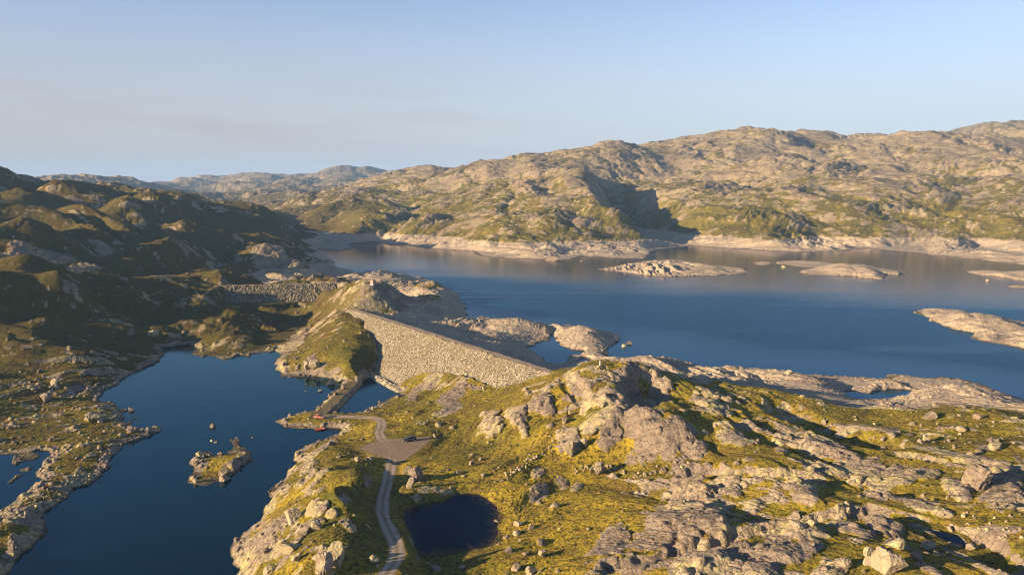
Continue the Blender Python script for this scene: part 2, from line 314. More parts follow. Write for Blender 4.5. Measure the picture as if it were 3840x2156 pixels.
# the shaded ravine: its left spur, floor and right wall
dd((2318,838,1190),(2250,795,1260),(2195,737,1370),(2192,686,1500),(2146,642,1680),(2170,600,1850))
for u, d, z in [(2450,1180,10),(2420,1275,16),(2385,1380,29),(2330,1530,52),(2270,1710,84)]:
    xyz(((u - 1920) / FPX * d, d, z))
for u, d, z in [(2375,1215,15),(2330,1300,26),(2285,1430,46)]:
    xyz(((u - 1920) / FPX * d, d, z))
dd((2540,845,1270),(2510,770,1400),(2450,690,1600),(2340,620,1850),(2600,700,1650),(2530,620,1900))
dd((2250,855,1160),(2180,805,1240),(2100,745,1400),(2050,660,1650))
for u in range(1000, 4001, 300):
    if u < 3300: xyz(((u - 1920) / FPX * 2750, 2750, 105 if u > 1400 else 60))
    xyz(((u - 1920) / FPX * 3800, 3800, 80 if u < 3300 else 215))
for u in range(-600, 5001, 400):
    xyz(((u - 1920) / FPX * 7000, 7000, 60))
    xyz(((u - 1920) / FPX * 9500, 9500, 60))
# beyond the frame
xyz((-480,162,36),(-480,257,46),(-480,317,54),(-480,400,56),(-490,470,60),(-510,600,72),(-620,800,92),(-800,300,75),(-1200,500,95),(-1500,1200,160),(-300,180,4),(-300,60,12),(-300,-100,25),(0,60,16),(0,-60,18),(250,60,24),(400,-100,30),(120,100,19),(500,250,17),(700,420,8),(1500,900,12),(2200,1800,180),(1800,600,-3),(-3000,1500,200),(-3000,300,150),(3000,500,60))

coast = []
def coast_pts(P, z, step):
    P = np.array(P)
    acc = 0.0
    for a, b in zip(P, np.roll(P, -1, 0)):
        L = np.linalg.norm(b - a); acc += L
        s = step * max(1.0, np.linalg.norm(a) / 300.0)
        if acc >= s:
            CP.append((a[0], a[1], z)); acc = 0.0
for P in [LAKE, SIDE, TAIL, RES, POOLA, POOLC] + list(ISLES.values()):
    coast_pts(P, 0.3, 14.0)
coast_pts(POND, POND_Z + .1, 8.0)
for u, v in [(600,1500),(700,1600),(600,1900),(900,1500),(700,1450),(500,2000),(900,1850),(1000,1700),(1400,960),(1700,1000),(2000,1060),(2400,1150),(2800,1250),(3200,1200),(3500,1100),(3600,1340),(3000,1100),(2600,980),(1850,1120),(3300,990)]:
    CP.append(at_z(u, v, -4.0))
for nm, zt in [('bay_a', 5.0), ('bay_c', 4.5), ('bay_d', 4.0), ('bay_f', 5.0), ('lake_rock', 2.0)]:
    c = np.mean(np.array(ISLES[nm]), 0); CP.append((c[0], c[1], zt))

CPA = np.array(CP)
_, keep = np.unique(np.round(np.stack([np.arctan2(CPA[:, 0], CPA[:, 1]), np.log(np.hypot(CPA[:, 0], CPA[:, 1]))], 1) / 0.004), axis=0, return_index=True)
CPA = CPA[np.sort(keep)]
LP = np.stack([np.arctan2(CPA[:, 0], CPA[:, 1]), np.log(np.hypot(CPA[:, 0], CPA[:, 1]))], 1)
CQ = 0.03
def kern(d2): return np.sqrt(d2 + CQ * CQ)
n = len(LP)
D2 = ((LP[:, None] - LP[None]) ** 2).sum(2)
A = np.zeros((n + 3, n + 3))
A[:n, :n] = -kern(D2) + np.eye(n) * -0.0
A[:n, n] = 1; A[:n, n + 1:] = LP; A[n, :n] = 1; A[n + 1:, :n] = LP.T
A[:n, :n] += np.eye(n) * 2e-4
sol = np.linalg.solve(A, np.concatenate([CPA[:, 2], np.zeros(3)]))

def base_height(x, y):
    sh = x.shape
    t = np.arctan2(x, y).ravel(); l = np.log(np.hypot(x, y) + 1e-6).ravel()
    out = np.empty(t.shape)
    for k in range(0, len(t), 20000):
        a = t[k:k + 20000, None] - LP[None, :, 0]; b = l[k:k + 20000, None] - LP[None, :, 1]
        out[k:k + 20000] = -kern(a * a + b * b) @ sol[:n] + sol[n] + sol[n + 1] * t[k:k + 20000] + sol[n + 2] * l[k:k + 20000]
    return out.reshape(sh)

# ------------------------------------------------------------------ terrain grid (polar, fine where the ground is near)
Q = 1.0
TH = np.radians(np.concatenate([np.linspace(-115, -36.5, 120), np.linspace(-36, 36, int(1300 * Q)), np.linspace(36.6, 75, 50)]))
RR = np.concatenate([np.geomspace(14, 112, 24)[:-1], np.geomspace(112, 460, int(1000 * Q))[:-1], np.geomspace(460, 1080, int(430 * Q))[:-1], np.geomspace(1080, 2600, int(520 * Q))[:-1], np.geomspace(2600, 10500, 170)])
NR, NC = len(RR), len(TH)
LR = np.log(RR)
T2, R2 = np.meshgrid(TH, RR)
X = (R2 * np.sin(T2)).astype(F32); Y = (R2 * np.cos(T2)).astype(F32)
R2 = R2.astype(F32)

def upsample(coarse, ri, ci):
    """bilinear from grid rows ri / columns ci up to the whole grid"""
    fr = np.interp(np.arange(NR), ri, np.arange(len(ri))); fc = np.interp(np.arange(NC), ci, np.arange(len(ci)))
    r0 = np.minimum(fr.astype(int), len(ri) - 2); c0 = np.minimum(fc.astype(int), len(ci) - 2)
    a = (fr - r0)[:, None].astype(F32); b = (fc - c0)[None].astype(F32)
    g = coarse.astype(F32)
    top = g[r0][:, c0] * (1 - b) + g[r0][:, c0 + 1] * b
    bot = g[r0 + 1][:, c0] * (1 - b) + g[r0 + 1][:, c0 + 1] * b
    return top * (1 - a) + bot * a

def subs(step):
    ri = np.unique(np.append(np.arange(0, NR, step), NR - 1)); ci = np.unique(np.append(np.arange(0, NC, step), NC - 1))
    return ri, ci

ri, ci = subs(6)
BASE = upsample(base_height(X[np.ix_(ri, ci)], Y[np.ix_(ri, ci)]), ri, ci)

# the long spur on the mountain and the shaded ravine behind it
SPUR = [at_d(*p)[:2] for p in [(2372,893,1120),(2318,838,1190),(2250,795,1260),(2195,737,1370),(2190,686,1500),(2148,642,1680),(2170,600,1830)]]
RAV = [((u - 1920) / FPX * d, d) for u, d in [(2530,1110),(2478,1200),(2440,1290),(2400,1390),(2350,1520),(2300,1660),(2250,1800)]]
mm = (Y > 950) & (Y < 2000) & (T2 > .0) & (T2 < .32)
d1_, p1_, _ = poly_dist(X[mm], Y[mm], SPUR, False, 200.0); d2_, p2_, _ = poly_dist(X[mm], Y[mm], RAV, False, 200.0)
wig = perlin(X[mm] / 60, Y[mm] / 60, 17) * 14
BASE[mm] += 15 * np.exp(-((d1_ + wig) / 34) ** 2) * sstep(6, 4.5, p1_) * sstep(0, .6, p1_) - 30 * np.exp(-((d2_ + wig) / 48) ** 2) * sstep(6, 4.2, p2_) * (.12 + .88 * sstep(.3, 2.2, p2_))

ri, ci = subs(3)
xs, ys = X[np.ix_(ri, ci)], Y[np.ix_(ri, ci)]
REACH = 90.0
dmin = np.full(xs.shape, REACH, F32); wat = np.zeros(xs.shape, bool)
for P in [LAKE, SIDE, TAIL, RES, POOLA, POOLB, POOLC, POOLD]:
    d, _, i_ = poly_dist(xs, ys, P, True, REACH)
    dmin = np.minimum(dmin, d); wat |= i_
isl_id = np.zeros(xs.shape, np.int8)
for k, P in enumerate(ISLES.values()):
    d, _, i_ = poly_dist(xs, ys, P, True, REACH)
    dmin = np.minimum(dmin, d); wat &= ~i_
    isl_id[(i_ | (d < 12.0 + 0.0 * d)) & (isl_id == 0)] = k + 1
SDF = upsample(np.where(wat, -dmin, dmin), ri, ci)
dp, _, ip = poly_dist(xs, ys, POND, True, 40.0); PDF = upsample(np.where(ip, -dp, dp), ri, ci)
dt, _, it = poly_dist(xs, ys, TARN, True, 20.0); TDF = upsample(np.where(it, -dt, dt), ri, ci)
rr_i = np.clip(np.searchsorted(ri, np.arange(NR)), 0, len(ri) - 1); cc_i = np.clip(np.searchsorted(ci, np.arange(NC)), 0, len(ci) - 1)
ISL = isl_id[rr_i][:, cc_i]

# ------------------------------------------------------------------ relief
near = slice(0, int(np.searchsorted(RR, 1010)))
far = slice(int(np.searchsorted(RR, 420)), NR)
w1 = perlin(X / 34, Y / 34, 11); w2 = perlin(X / 34, Y / 34, 12)
WX = X + w1 * 9; WY = Y + w2 * 9
# rock runs roughly SW-NE in the left half, nearly E-W on the right: turn the grain slowly
gr = np.radians(38) - np.radians(48) * sstep(10, 120, X - (Y - 200) * 0.1)
GU = (WX * np.cos(gr) + WY * np.sin(gr)); GV = (-WX * np.sin(gr) + WY * np.cos(gr))
del w1, w2

def billow(lam, seed, ani=1.8, rows=None):
    if rows is None: rows = slice(0, NR)
    return np.abs(perlin(GU[rows] / (lam * ani), GV[rows] / lam, seed)) * 2.0 - 0.55

mtn = sstep(1000, 1300, R2) * sstep(-0.75, -0.2, np.arctan2(X, Y) * 1.0 + 0.25 + 0.0 * X)   # across the reservoir
hill = sstep(330, 520, R2) * sstep(-0.13, -0.24, np.arctan2(X, Y))                           # left hillside
frg = (1 - sstep(780, 1000, R2)) * (1 - .85 * hill)
dist_ = sstep(2600, 3200, R2)
big = np.zeros_like(X); mid = np.zeros_like(X); small = np.zeros_like(X)
RX, RY = X + perlin(X / 160, Y / 160, 3) * 45, Y + perlin(X / 160, Y / 160, 4) * 45
fr_ = slice(int(np.searchsorted(RR, 420)), NR)
def bil2(lam, seed, sx=1.0):
    return np.abs(perlin(RX[fr_] / (lam * sx), RY[fr_] / lam, seed)) * 2.0 - 0.55
amp_far = np.maximum(0.35 + 0.65 * sstep(900, 1400, R2), hill * .95)[fr_]
m_ = np.zeros_like(X)
m_[fr_] += bil2(420, 21) * 22 * (1 - .6 * sstep(2500, 2900, R2[fr_]) * sstep(.3, .4, T2[fr_])) * (1 - .55 * sstep(.0, .05, T2[fr_]) * sstep(.27, .2, T2[fr_])) * sstep(1150, 1500, R2[fr_]) + bil2(420, 27) * 20 * dist_[fr_]
m_[fr_] += bil2(190, 22) * 10 * (1 - .5 * sstep(.0, .05, T2[fr_]) * sstep(.27, .2, T2[fr_])) * amp_far * sstep(1050, 1250, R2[fr_])
m_[fr_] += bil2(95, 23) * 5.4 * np.maximum(amp_far, .7) * (1 + .9 * hill[fr_] * sstep(1500, 1200, R2[fr_]))
m_[fr_] += bil2(48, 24, 1.6) * 2.6 * np.maximum(amp_far, .8) * (1 + 1.7 * hill[fr_] * sstep(1500, 1200, R2[fr_]))
fine_far = bil2(24, 25, 1.5) * 2.3
fine_far2 = bil2(12.5, 26, 1.6) * 1.5
fine_far3 = bil2(6.5, 28) * .7
def ledge_far(lam, seed, wob, cut, turn):
    c_, s__ = math.cos(turn), math.sin(turn)
    u_ = (RX * c_ + RY * s__)[fr_]; v_ = (-RX * s__ + RY * c_)[fr_]
    s_ = v_ / lam + wob * perlin(u_ / (lam * 4), v_ / (lam * 3), seed) + .45 * perlin(u_ / lam, v_ / lam, seed + 1)
    q = s_ - np.floor(s_)
    return np.where(q < cut, q / cut, (1 - q) / (1 - cut)).astype(F32) * sstep(-.25, .3, perlin(u_ / (lam * 3), v_ / (lam * 2), seed + 2))
LF1 = ledge_far(34, 151, 1.3, .74, .35); LF2 = ledge_far(15, 154, 1.3, .72, .15); LF3 = ledge_far(7.5, 157, 1.2, .7, .5)
ff = (fine_far * .7 + fine_far2 * .8 + fine_far3 + LF1 * 5.0 + LF2 * 2.6 + LF3 * 1.4) * (0.4 + 0.6 * sstep(700, 1200, R2[fr_])) * (1 - 0.6 * sstep(2600, 5000, R2[fr_]))
hf = np.maximum(sstep(780, 1000, R2), hill)
frd = 1 - sstep(780, 1000, R2)
b45 = billow(48, 31); b22 = billow(23, 32); b11 = billow(11.5, 33, 2.0, near); b5 = billow(5.6, 34, 2.0, near)
b2 = billow(2.7, 35, 1.9, near); b1 = billow(1.3, 36, 1.7, near); b05 = perlin(X[near] / .6, Y[near] / .6, 37)
RUG = np.clip(0.55 + 0.55 * perlin(X / 70, Y / 70, 40) + 0.25 * sstep(60, 140, X) * (1 - sstep(300, 360, R2)), 0.15, 1.25)

def ledge(lam, seed, wob, cut):
    s_ = GV[near] / lam + wob * perlin(GU[near] / (lam * 5), GV[near] / (lam * 3), seed) + .3 * perlin(GU[near] / lam, GV[near] / lam, seed + 1)
    q = s_ - np.floor(s_)
    return np.where(q < cut, q / cut, (1 - q) / (1 - cut)).astype(F32) * sstep(-.15, .35, perlin(GU[near] / (lam * 3.5), GV[near] / (lam * 1.8), seed + 2))
L9 = ledge(10.5, 141, 1.1, .78); L4 = ledge(4.2, 144, 1.2, .75); L2 = ledge(1.7, 147, 1.2, .7)
DET = np.zeros_like(X)
DET += (b45 * 2.3 + b22 * 1.1) * frg
DET[fr_] += 0
DET += m_ * hf * (1 - .65 * sstep(1120, 1220, R2) * sstep(2150, 2000, R2) * sstep(-.38, -.34, T2) * sstep(-.235, -.27, T2))
DET[fr_] += ff * hf[fr_] * np.where(ISL[fr_] >= 5, .15, 1.0)
rocky_near = np.zeros_like(X)
rocky_near[near] = (b22[near] * .7 + b11 * .6 + b5 * .35 + (L9 - .35) * .9 + (L4 - .35) * .5) * RUG[near]

# traced bedrock outcrops: (u, v, half width px, half height px, turn deg, rise m)
OUT = [(2464,1668,92,52,-25,1.0),(2431,1581,50,36,-40,1.2),(2286,1651,52,30,-45,1.4),(2298,2025,80,40,-25,.9),(2609,1909,80,92,-35,1.9),(2472,1992,105,42,-25,1.3),(2564,1822,36,40,40,1.1),(2734,1822,52,24,25,1.0),(2763,1610,65,22,-10,1.0),(2750,1668,62,22,8,.9),(2622,1718,22,38,0,1.0),(2286,1568,58,26,-12,1.2),(2825,1892,30,14,0,.6),(2381,2133,75,26,-15,1.0),(2638,2108,95,42,-20,1.5),(2265,2137,55,22,-20,.8),(2016,1792,26,14,-20,.5),(2107,1809,26,14,10,.4),(2165,1817,24,14,-15,.5),(2024,1842,36,20,-25,.5),
 (2285,1492,72,28,4,2.6),(2020,1511,42,30,-10,2.0),(2057,1530,22,38,-15,1.6),(1937,1552,40,44,-20,2.0),(1841,1585,38,58,-15,2.2),(2290,1569,42,26,-10,1.4),(2215,1614,45,18,5,1.2),(2132,1672,38,36,-30,1.8),(2182,1440,44,20,10,1.2),(2339,1432,50,28,25,1.5),(2480,1432,42,34,40,2.0),(2464,1494,34,20,0,.8),(2663,1515,68,18,12,1.3),(2688,1552,62,11,0,.9),(2692,1486,64,12,15,1.0),(2414,1590,46,46,-50,1.6),(2505,1652,105,56,-28,1.1),(1962,1612,14,36,-10,1.0),
 (3047,1662,92,28,3,2.0),(3130,1688,62,17,12,1.2),(2998,1618,62,9,3,.8),(2931,1712,22,15,20,.8),(3180,1743,62,26,0,1.2),(3255,1768,42,30,-25,1.2),(3106,1757,52,14,5,.7),(3400,1782,85,18,-15,1.1),(3350,1770,32,16,-20,.8),(3765,1838,56,48,15,1.9),(3006,1859,58,30,32,1.6),(3288,1838,38,10,12,.6),(3350,1859,38,12,14,.6),(3587,1815,42,24,20,1.1),(2981,1998,95,24,3,1.5),(3197,1977,62,20,12,1.3),(3288,1944,48,24,32,1.8),(3338,1965,46,18,36,1.4),(2956,2083,85,24,-8,1.2),(3039,2058,34,24,-20,1.0),(3363,2035,38,16,-8,.8),(3114,2139,55,18,-15,1.0),(2865,2139,55,20,-10,1.0),(3483,2131,42,14,18,.8),(3732,2147,65,10,15,.9),(3504,1931,55,11,6,.8),(3700,1720,90,12,4,.8),(3550,1690,120,10,3,.6),(3250,1590,120,8,2,.5),(3440,1905,60,14,10,.8),
 (3500,1452,95,26,8,1.8),(3430,1425,70,12,5,1.0),(3620,1476,60,14,15,1.6),(2620,1392,60,12,12,.8),(2450,1346,60,10,4,.8),
 (1155,1756,32,24,-35,.8),(1212,1766,28,16,-20,.8),(1160,1790,32,18,-25,.8),(1178,1814,38,11,-8,.8),(1186,1913,26,40,-35,1.3),(1157,1987,48,26,-15,1.2),(1307,1983,30,14,25,.8),(1244,1938,14,20,-40,.8),(1286,1871,9,22,-35,.8),(1300,1846,12,18,-35,.8),(1091,2052,36,16,-15,1.0),(1110,1700,22,40,-55,.6),(1190,1690,60,14,-25,.6),(1060,1830,20,34,-45,.7),(1010,1860,12,30,-20,.7),(890,2060,14,50,-5,.8),(1230,2100,40,44,0,1.6),
 (1620,1420,50,24,-30,.6),(1700,1480,60,22,-25,.5),(1680,1530,55,18,-15,.5),(1560,1470,40,20,-45,.4),(1180,1222,70,14,-18,.9),(1110,1260,44,26,-35,.8),(1060,1370,14,34,0,.8),(1150,1400,70,12,4,.7),(1240,1398,34,12,8,.9),(1165,1360,30,22,-30,.6),
 (190,965,80,16,-8,3.0),(80,950,40,14,-12,2.5),(300,1010,50,10,-6,1.5),(370,920,34,10,15,2.0),(1010,965,60,22,-12,1.5),(1090,1005,70,24,20,1.5)]

H0 = BASE.copy()
L4f = np.full_like(X, .4); L4f[near] = L4
def h_lookup(Z, x, y):
    x = np.asarray(x, float); y = np.asarray(y, float)
    fc = np.interp(np.arctan2(x, y), TH, np.arange(NC)); fr = np.interp(np.log(np.hypot(x, y) + 1e-9), LR, np.arange(NR))
    r0 = np.minimum(fr.astype(int), NR - 2); c0 = np.minimum(fc.astype(int), NC - 2)
    a = fr - r0; b = fc - c0
    return (Z[r0, c0] * (1 - b) + Z[r0, c0 + 1] * b) * (1 - a) + (Z[r0 + 1, c0] * (1 - b) + Z[r0 + 1, c0 + 1] * b) * a

def hit(u, v, Z, d0=100.0, d1=4000.0):
    x, y, dz = ray(u, v)
    d = np.geomspace(d0, d1, 1500)
    zr = CAM_H + dz * d / y
    zt = h_lookup(Z, x * d / y, d)
    k = np.nonzero(zt >= zr)[0]
    k = k[0] if len(k) else len(d) - 1
    return x * d[k] / y, d[k], float(zt[k])

for u, v, rad, hgt in [(560,800,70,15),(300,835,55,10),(120,890,45,10),(450,870,50,9),(700,860,45,9),(820,905,45,8),(240,1120,26,8),(190,1215,22,6),(60,770,70,10),(330,760,70,9),(640,960,40,9),(480,990,36,7),(110,1010,40,8),(980,930,45,8)]:
    x0, y0, _ = hit(u, v, H0)
    e2 = ((X - x0) ** 2 + (Y - y0) ** 2) / rad ** 2
    DET += hgt * 1.25 * np.exp(-e2 * 5.0)
OUTM = np.zeros_like(X); OUTR = np.zeros_like(X)
for k, (u, v, hw, hh, rot, rise) in enumerate(OUT):
    if v > 1380: hw *= 1.15; hh *= 1.2
    x0, y0, z0 = hit(u, v, H0)
    D = math.hypot(x0, y0)
    e = 4
    gx = (h_lookup(H0, x0 + e, y0) - h_lookup(H0, x0 - e, y0)) / (2 * e); gy = (h_lookup(H0, x0, y0 + e) - h_lookup(H0, x0, y0 - e)) / (2 * e)
    px = D / FPX                                   # metres per pixel there
    fs = max(0.16, (CAM_H - z0) / D + gy)           # how foreshortened the ground is
    # local frame: image right = across, image up = away
    ca, sa = math.cos(math.radians(-rot)), math.sin(math.radians(-rot))
    w_m = max(hw, hh / 1.0) * px / min(fs, 1) + 10
    r_lo, r_hi = np.searchsorted(RR, D - w_m * 1.6), np.searchsorted(RR, D + w_m * 1.6)
    t0 = math.atan2(x0, y0); c_lo, c_hi = np.searchsorted(TH, t0 - w_m * 1.6 / D), np.searchsorted(TH, t0 + w_m * 1.6 / D)
    s = (slice(r_lo, r_hi), slice(c_lo, c_hi))
    if r_hi - r_lo < 2 or c_hi - c_lo < 2: continue
    al = x0 / D, y0 / D
    dx = X[s] - x0; dy = Y[s] - y0
    a = (dx * al[1] - dy * al[0]) / px; b = (dx * al[0] + dy * al[1]) * fs / px
    a, b = a * ca + b * sa, -a * sa + b * ca
    rr = np.sqrt((a / hw) ** 2 + (b / hh) ** 2)
    nz = perlin(X[s] / 6.0, Y[s] / 6.0, 70 + k) * .42 + perlin(X[s] / 2.2, Y[s] / 2.2, 71 + k) * .26 + (L4f[s] - .3) * .25
    m = sstep(1.12, 0.80, rr + nz)
    OUTM[s] = np.maximum(OUTM[s], m)
    OUTR[s] += 0
    OUTR[s] = np.maximum(OUTR[s], rise * (.55 * sstep(1.12, 0.86, rr + nz) + .45 * sstep(.9, .3, rr + nz * 1.4)) * (.7 + .6 * L4f[s]))

coastw = np.clip(np.abs(SDF) / 22.0, 0, 1)
wtn = np.minimum(np.minimum(np.clip(np.abs(SDF) / 14.0, 0, 1), np.clip(PDF / 10, 0, 1)), np.clip(TDF / 6, 0, 1))
wtn = np.maximum(wtn, .45 * (SDF > 1.5) * (R2 > 470) * (ISL > 0))
ROCKY = rocky_near * frg; ROCKY0 = rocky_near * sstep(900, 600, R2)
land = BASE + DET * coastw * (0.25 + 0.75 * frg * np.clip(np.minimum(PDF / 14, 1), 0.1, 1) + 0.75 * (1 - frg))
det_n = np.zeros_like(X)
det_n[near] = (b11 * 0.55 + b5 * 0.28 + L9 * 1.35 + L4 * .38) * RUG[near]
shb = np.maximum(sstep(430, 560, R2) * (T2 > -.25), sstep(2, 12, (Y - 255) + (X - 25) * .1) * (X > 25))
wsh = np.clip(np.abs(SDF) / 5.0, 0, 1)
det_n *= np.where(ISL >= 5, .4, 1.0)
land += det_n * frd * (wtn * (1 - shb) + wsh * shb * 1.2) * (1 + 2.2 * sstep(420, 470, Y) * sstep(-230, -200, X) * sstep(0, -40, X))
islw = (ISL >= 5) * sstep(.5, 6, SDF)
land[near] += ((b22[near] + .4) * 1.2 + (b11 + .3) * 1.1 + L9 * .25 + L4 * .15)[:] * islw[near] * frd[near]
land += OUTR * (0.3 + 0.7 * wtn)

# narrow rock clefts and scarps that hold shadow; the widest is cut in for the hill's shadow
nb_ = (X > -20) & (X < 140) & (Y > 110) & (Y < 330)
xn, yn = X[nb_], Y[nb_]
cut = np.zeros(xn.shape, F32)
for pts, depth, wid in [([(3230,1915),(3350,1940),(3500,1985),(3650,2060),(3840,2130)], 3.4, 3.6), ([(2300,2138),(2450,2097),(2620,2047),(2760,2002),(2920,1985)], 3.2, 2.4), ([(2600,1797),(2750,1799),(2900,1806),(3060,1814)], 2.6, 2.6), ([(2940,1530),(3050,1570),(3160,1612),(3290,1645)], 4.0, 7.0), ([(3380,1700),(3560,1722),(3760,1735),(3840,1745)], 2.0, 2.4), ([(2850,1945),(3000,1935),(3180,1918)], 2.0, 2.2), ([(2300,1640),(2380,1600),(2470,1590)], 2.0, 2.4), ([(2120,1420),(2180,1500),(2160,1580)], 1.6, 2.6), ([(2430,1410),(2410,1470),(2400,1530)], 4.0, 6.0)]:
    W_ = [hit(u, v, H0)[:2] for u, v in pts]
    dq, _, _ = poly_dist(xn, yn, W_, False, 20.0)
    wob_ = perlin(xn / 7, yn / 7, 95) * 1.6 + perlin(xn / 2.5, yn / 2.5, 96) * .6
    cut = np.maximum(cut, depth * sstep(wid * 1.5, wid * .35, dq + wob_))
land[nb_] -= cut
# road, lot, causeway beds
bb = (X > -130) & (X < 60) & (Y > 100) & (Y < 420) & (np.abs(T2) < 0.62)
xi, yi = X[bb], Y[bb]
RP = np.array(ROAD_W)
rd, rp, _ = poly_dist(xi, yi, RP[:, :2], False, 40.0)
rz = np.interp(rp, np.arange(len(RP)), RP[:, 2])
ld, _, lin = poly_dist(xi, yi, LOT, True, 40.0); ls = np.where(lin, -ld, ld)
CA = np.array(CAUSE)
cd, cpz, _ = poly_dist(xi, yi, CA[:, :2], False, 40.0)
ROADD = np.full(X.shape, 40.0, F32); ROADD[bb] = rd
LOTD = np.full(X.shape, 40.0, F32); LOTD[bb] = ls
CAUD = np.full(X.shape, 40.0, F32); CAUD[bb] = cd
ROADZ = np.zeros(X.shape, F32); ROADZ[bb] = rz
jit = perlin(X / 2.2, Y / 2.2, 91) * 0.35
ROADW = 1.75 + 0.35 * perlin(X / 9, Y / 9, 92)

def shore(h, sdf, lvl, smax, lo):
    up = np.minimum(h, lvl + 0.12 + np.clip(sdf, 0, 60) * smax + 900 * sstep(35, 85, sdf))
    up = np.maximum(up, lvl + 0.06 + lo * np.clip(sdf, 0, 12))
    dn = lvl + np.clip(sdf * 0.5, -6, 0) - 0.02
    return np.where(sdf > 0, up, dn)

sdj = SDF + (perlin(X / 9, Y / 9, 81) * 1.6 + perlin(X / 3.1, Y / 3.1, 82) * .8) * np.clip(R2 / 300, .7, 2.4) * np.clip(1 - np.abs(SDF) / 25, 0, 1) * sstep(1.5, 4.5, CAUD)
Z = shore(land, sdj, 0.0, 0.75, 0.07)
Z = np.where(PDF < 39, shore(Z, PDF + perlin(X / 2.5, Y / 2.5, 83) * .35, POND_Z, 0.5, 0.05) * sstep(39, 20, PDF) + Z * (1 - sstep(39, 20, PDF)), Z)
tl = sstep(12, 5, TDF)
Z = np.where(TDF < 15, shore(Z, TDF + perlin(X / 1.8, Y / 1.8, 84) * .6, TARN_Z, 0.9, 0.08) * tl + Z * (1 - tl), Z)
# small relief after the shores are fixed
fine = np.zeros_like(X)
rk0 = np.zeros_like(X)
L1 = ledge(.95, 171, 1.4, .7)
fine[near] = b2 * .14 + b1 * .17 + b05 * .13 + L2 * .22 + L1 * .17 * (.3 + .7 * OUTM[near])
flat = np.minimum(sstep(ROADW + .2, ROADW + 4.0, ROADD), sstep(0.2, 4.0, LOTD))
Z = Z * flat + np.where(LOTD < ROADD - 1.0, LOT_Z, np.where(LOTD < 1.5, LOT_Z, ROADZ)) * (1 - flat)
# causeway
k = sstep(5.5, 2.2, CAUD)
Z = np.where(CAUD < 6, np.maximum(Z, -1.0 + 2.7 * k), Z)

for (a_, b_), fr_cap in ((DAM2, True), (DAM1, False)):
    L_ = np.linalg.norm(b_ - a_); e_ = (b_ - a_) / L_; n_ = np.array((e_[1], -e_[0])); n_ = n_ if n_[1] < 0 else -n_
    S_ = (X - a_[0]) * e_[0] + (Y - a_[1]) * e_[1]; w_ = (X - a_[0]) * n_[0] + (Y - a_[1]) * n_[1]
    if fr_cap:
        cap = np.where(w_ > 0, np.maximum(CREST_Z - (w_ - 2) / 1.6, 7.0 + .06 * w_), CREST_Z + w_ * .5) - 1.0
        k = sstep(-30, 0, w_) * sstep(70, 40, w_) * sstep(2, 12, S_) * sstep(L_ - 6, L_ - 16, S_)
        Z = Z - np.maximum(Z - cap, 0) * k
# the part of the big dam's face that stays clear of earth
FACE = [on_dam1(*p)[:2] for p in [(1322,1166),(1500,1216),(1700,1280),(1900,1345),(2090,1406),(2060,1414),(1980,1434),(1870,1455),(1760,1424),(1650,1392),(1560,1406),(1490,1448),(1440,1420),(1393,1392),(1418,1345),(1405,1290),(1370,1232),(1335,1188)]]
fd, _, fi = poly_dist(X[bb], Y[bb], FACE, True, 30.0)
FDF = np.full(X.shape, 30.0, F32); FDF[bb] = np.where(fi, -fd, fd)
a_, b_ = DAM1; L_ = np.linalg.norm(b_ - a_); e_ = (b_ - a_) / L_; n_ = np.array((e_[1], -e_[0])); n_ = n_ if n_[1] < 0 else -n_
S_ = (X - a_[0]) * e_[0] + (Y - a_[1]) * e_[1]; w_ = (X - a_[0]) * n_[0] + (Y - a_[1]) * n_[1]
face = CREST_Z - np.clip(w_ - 2.0, 0, 99) / 1.5
fj = FDF + perlin(X / 3.0, Y / 3.0, 88) * .9
inz = sstep(.4, -.4, fj)
Z = np.where(fj < .5, Z * (1 - inz) + np.minimum(Z, face - .9) * inz, Z)
up = sstep(.3, 2.5, fj) * sstep(9, 5, fj) * sstep(2.5, 5, w_) * sstep(30, 26, w_) * (SDF > 1.5) * sstep(-4, 0, S_) * sstep(L_ + 4, L_, S_)
Z = Z + np.maximum(face + .5 - Z, 0) * up
# ------------------------------------------------------------------ ground cover masks
dr = np.gradient(Z, axis=0) / np.gradient(RR)[:, None]; dth = np.gradient(Z, axis=1) / (np.gradient(TH)[None] * R2)
SLOPE = np.hypot(dr, dth)
del dr, dth
def blob(u, v, rad, Zs=Z):
    x0, y0, _ = hit(u, v, Zs)
    return np.exp(-(((X - x0) ** 2 + (Y - y0) ** 2) / rad ** 2))
bias = np.zeros_like(X)
for u, v, r_, a_ in [(2120,1950,16,-1.1),(2050,2080,12,-.8),(2100,1720,16,-.6),(1800,1650,22,-.9),(1650,1720,14,-1.0),(1750,1800,12,-.8),(1350,1580,24,-.9),(1900,1600,12,-.5),(1200,1700,16,-.5),(1800,1500,22,-.3),(1320,1340,26,-1.2),(1250,1300,26,-.6),(1300,1110,40,.30),(1420,1090,30,.4),(1350,1850,14,-.8),(1600,2120,14,-.9),(2480,2040,16,.2),(2650,2080,18,.2),(3000,2080,22,.1),(3350,2080,22,.05),(2600,1880,14,.5),(3500,1720,30,.25),(2480,1640,18,.4),(3050,1660,16,.3),(2800,1700,10,-.8),(2880,1680,9,-.9),(3250,1660,16,-.3),(3560,1850,9,-.8),(950,1170,40,.05),(850,1200,40,.05),(150,1480,30,-.2),(2550,1530,14,-.6),(2700,1580,12,-.6)]:
    bias += a_ * blob(u, v, r_)
n40 = perlin(X / 38, Y / 38, 51); n12 = perlin(X / 12, Y / 12, 52); n4 = perlin(X / 4.3, Y / 4.3, 53)
rk = ROCKY * 1.15 + bias + n12 * .48 + n4 * .58 - 0.12 + (SLOPE - .30) * .7 + (.16 * sstep(10, 60, X) * sstep(260, 200, Y) + .12 * sstep(60, 150, X)) * frg
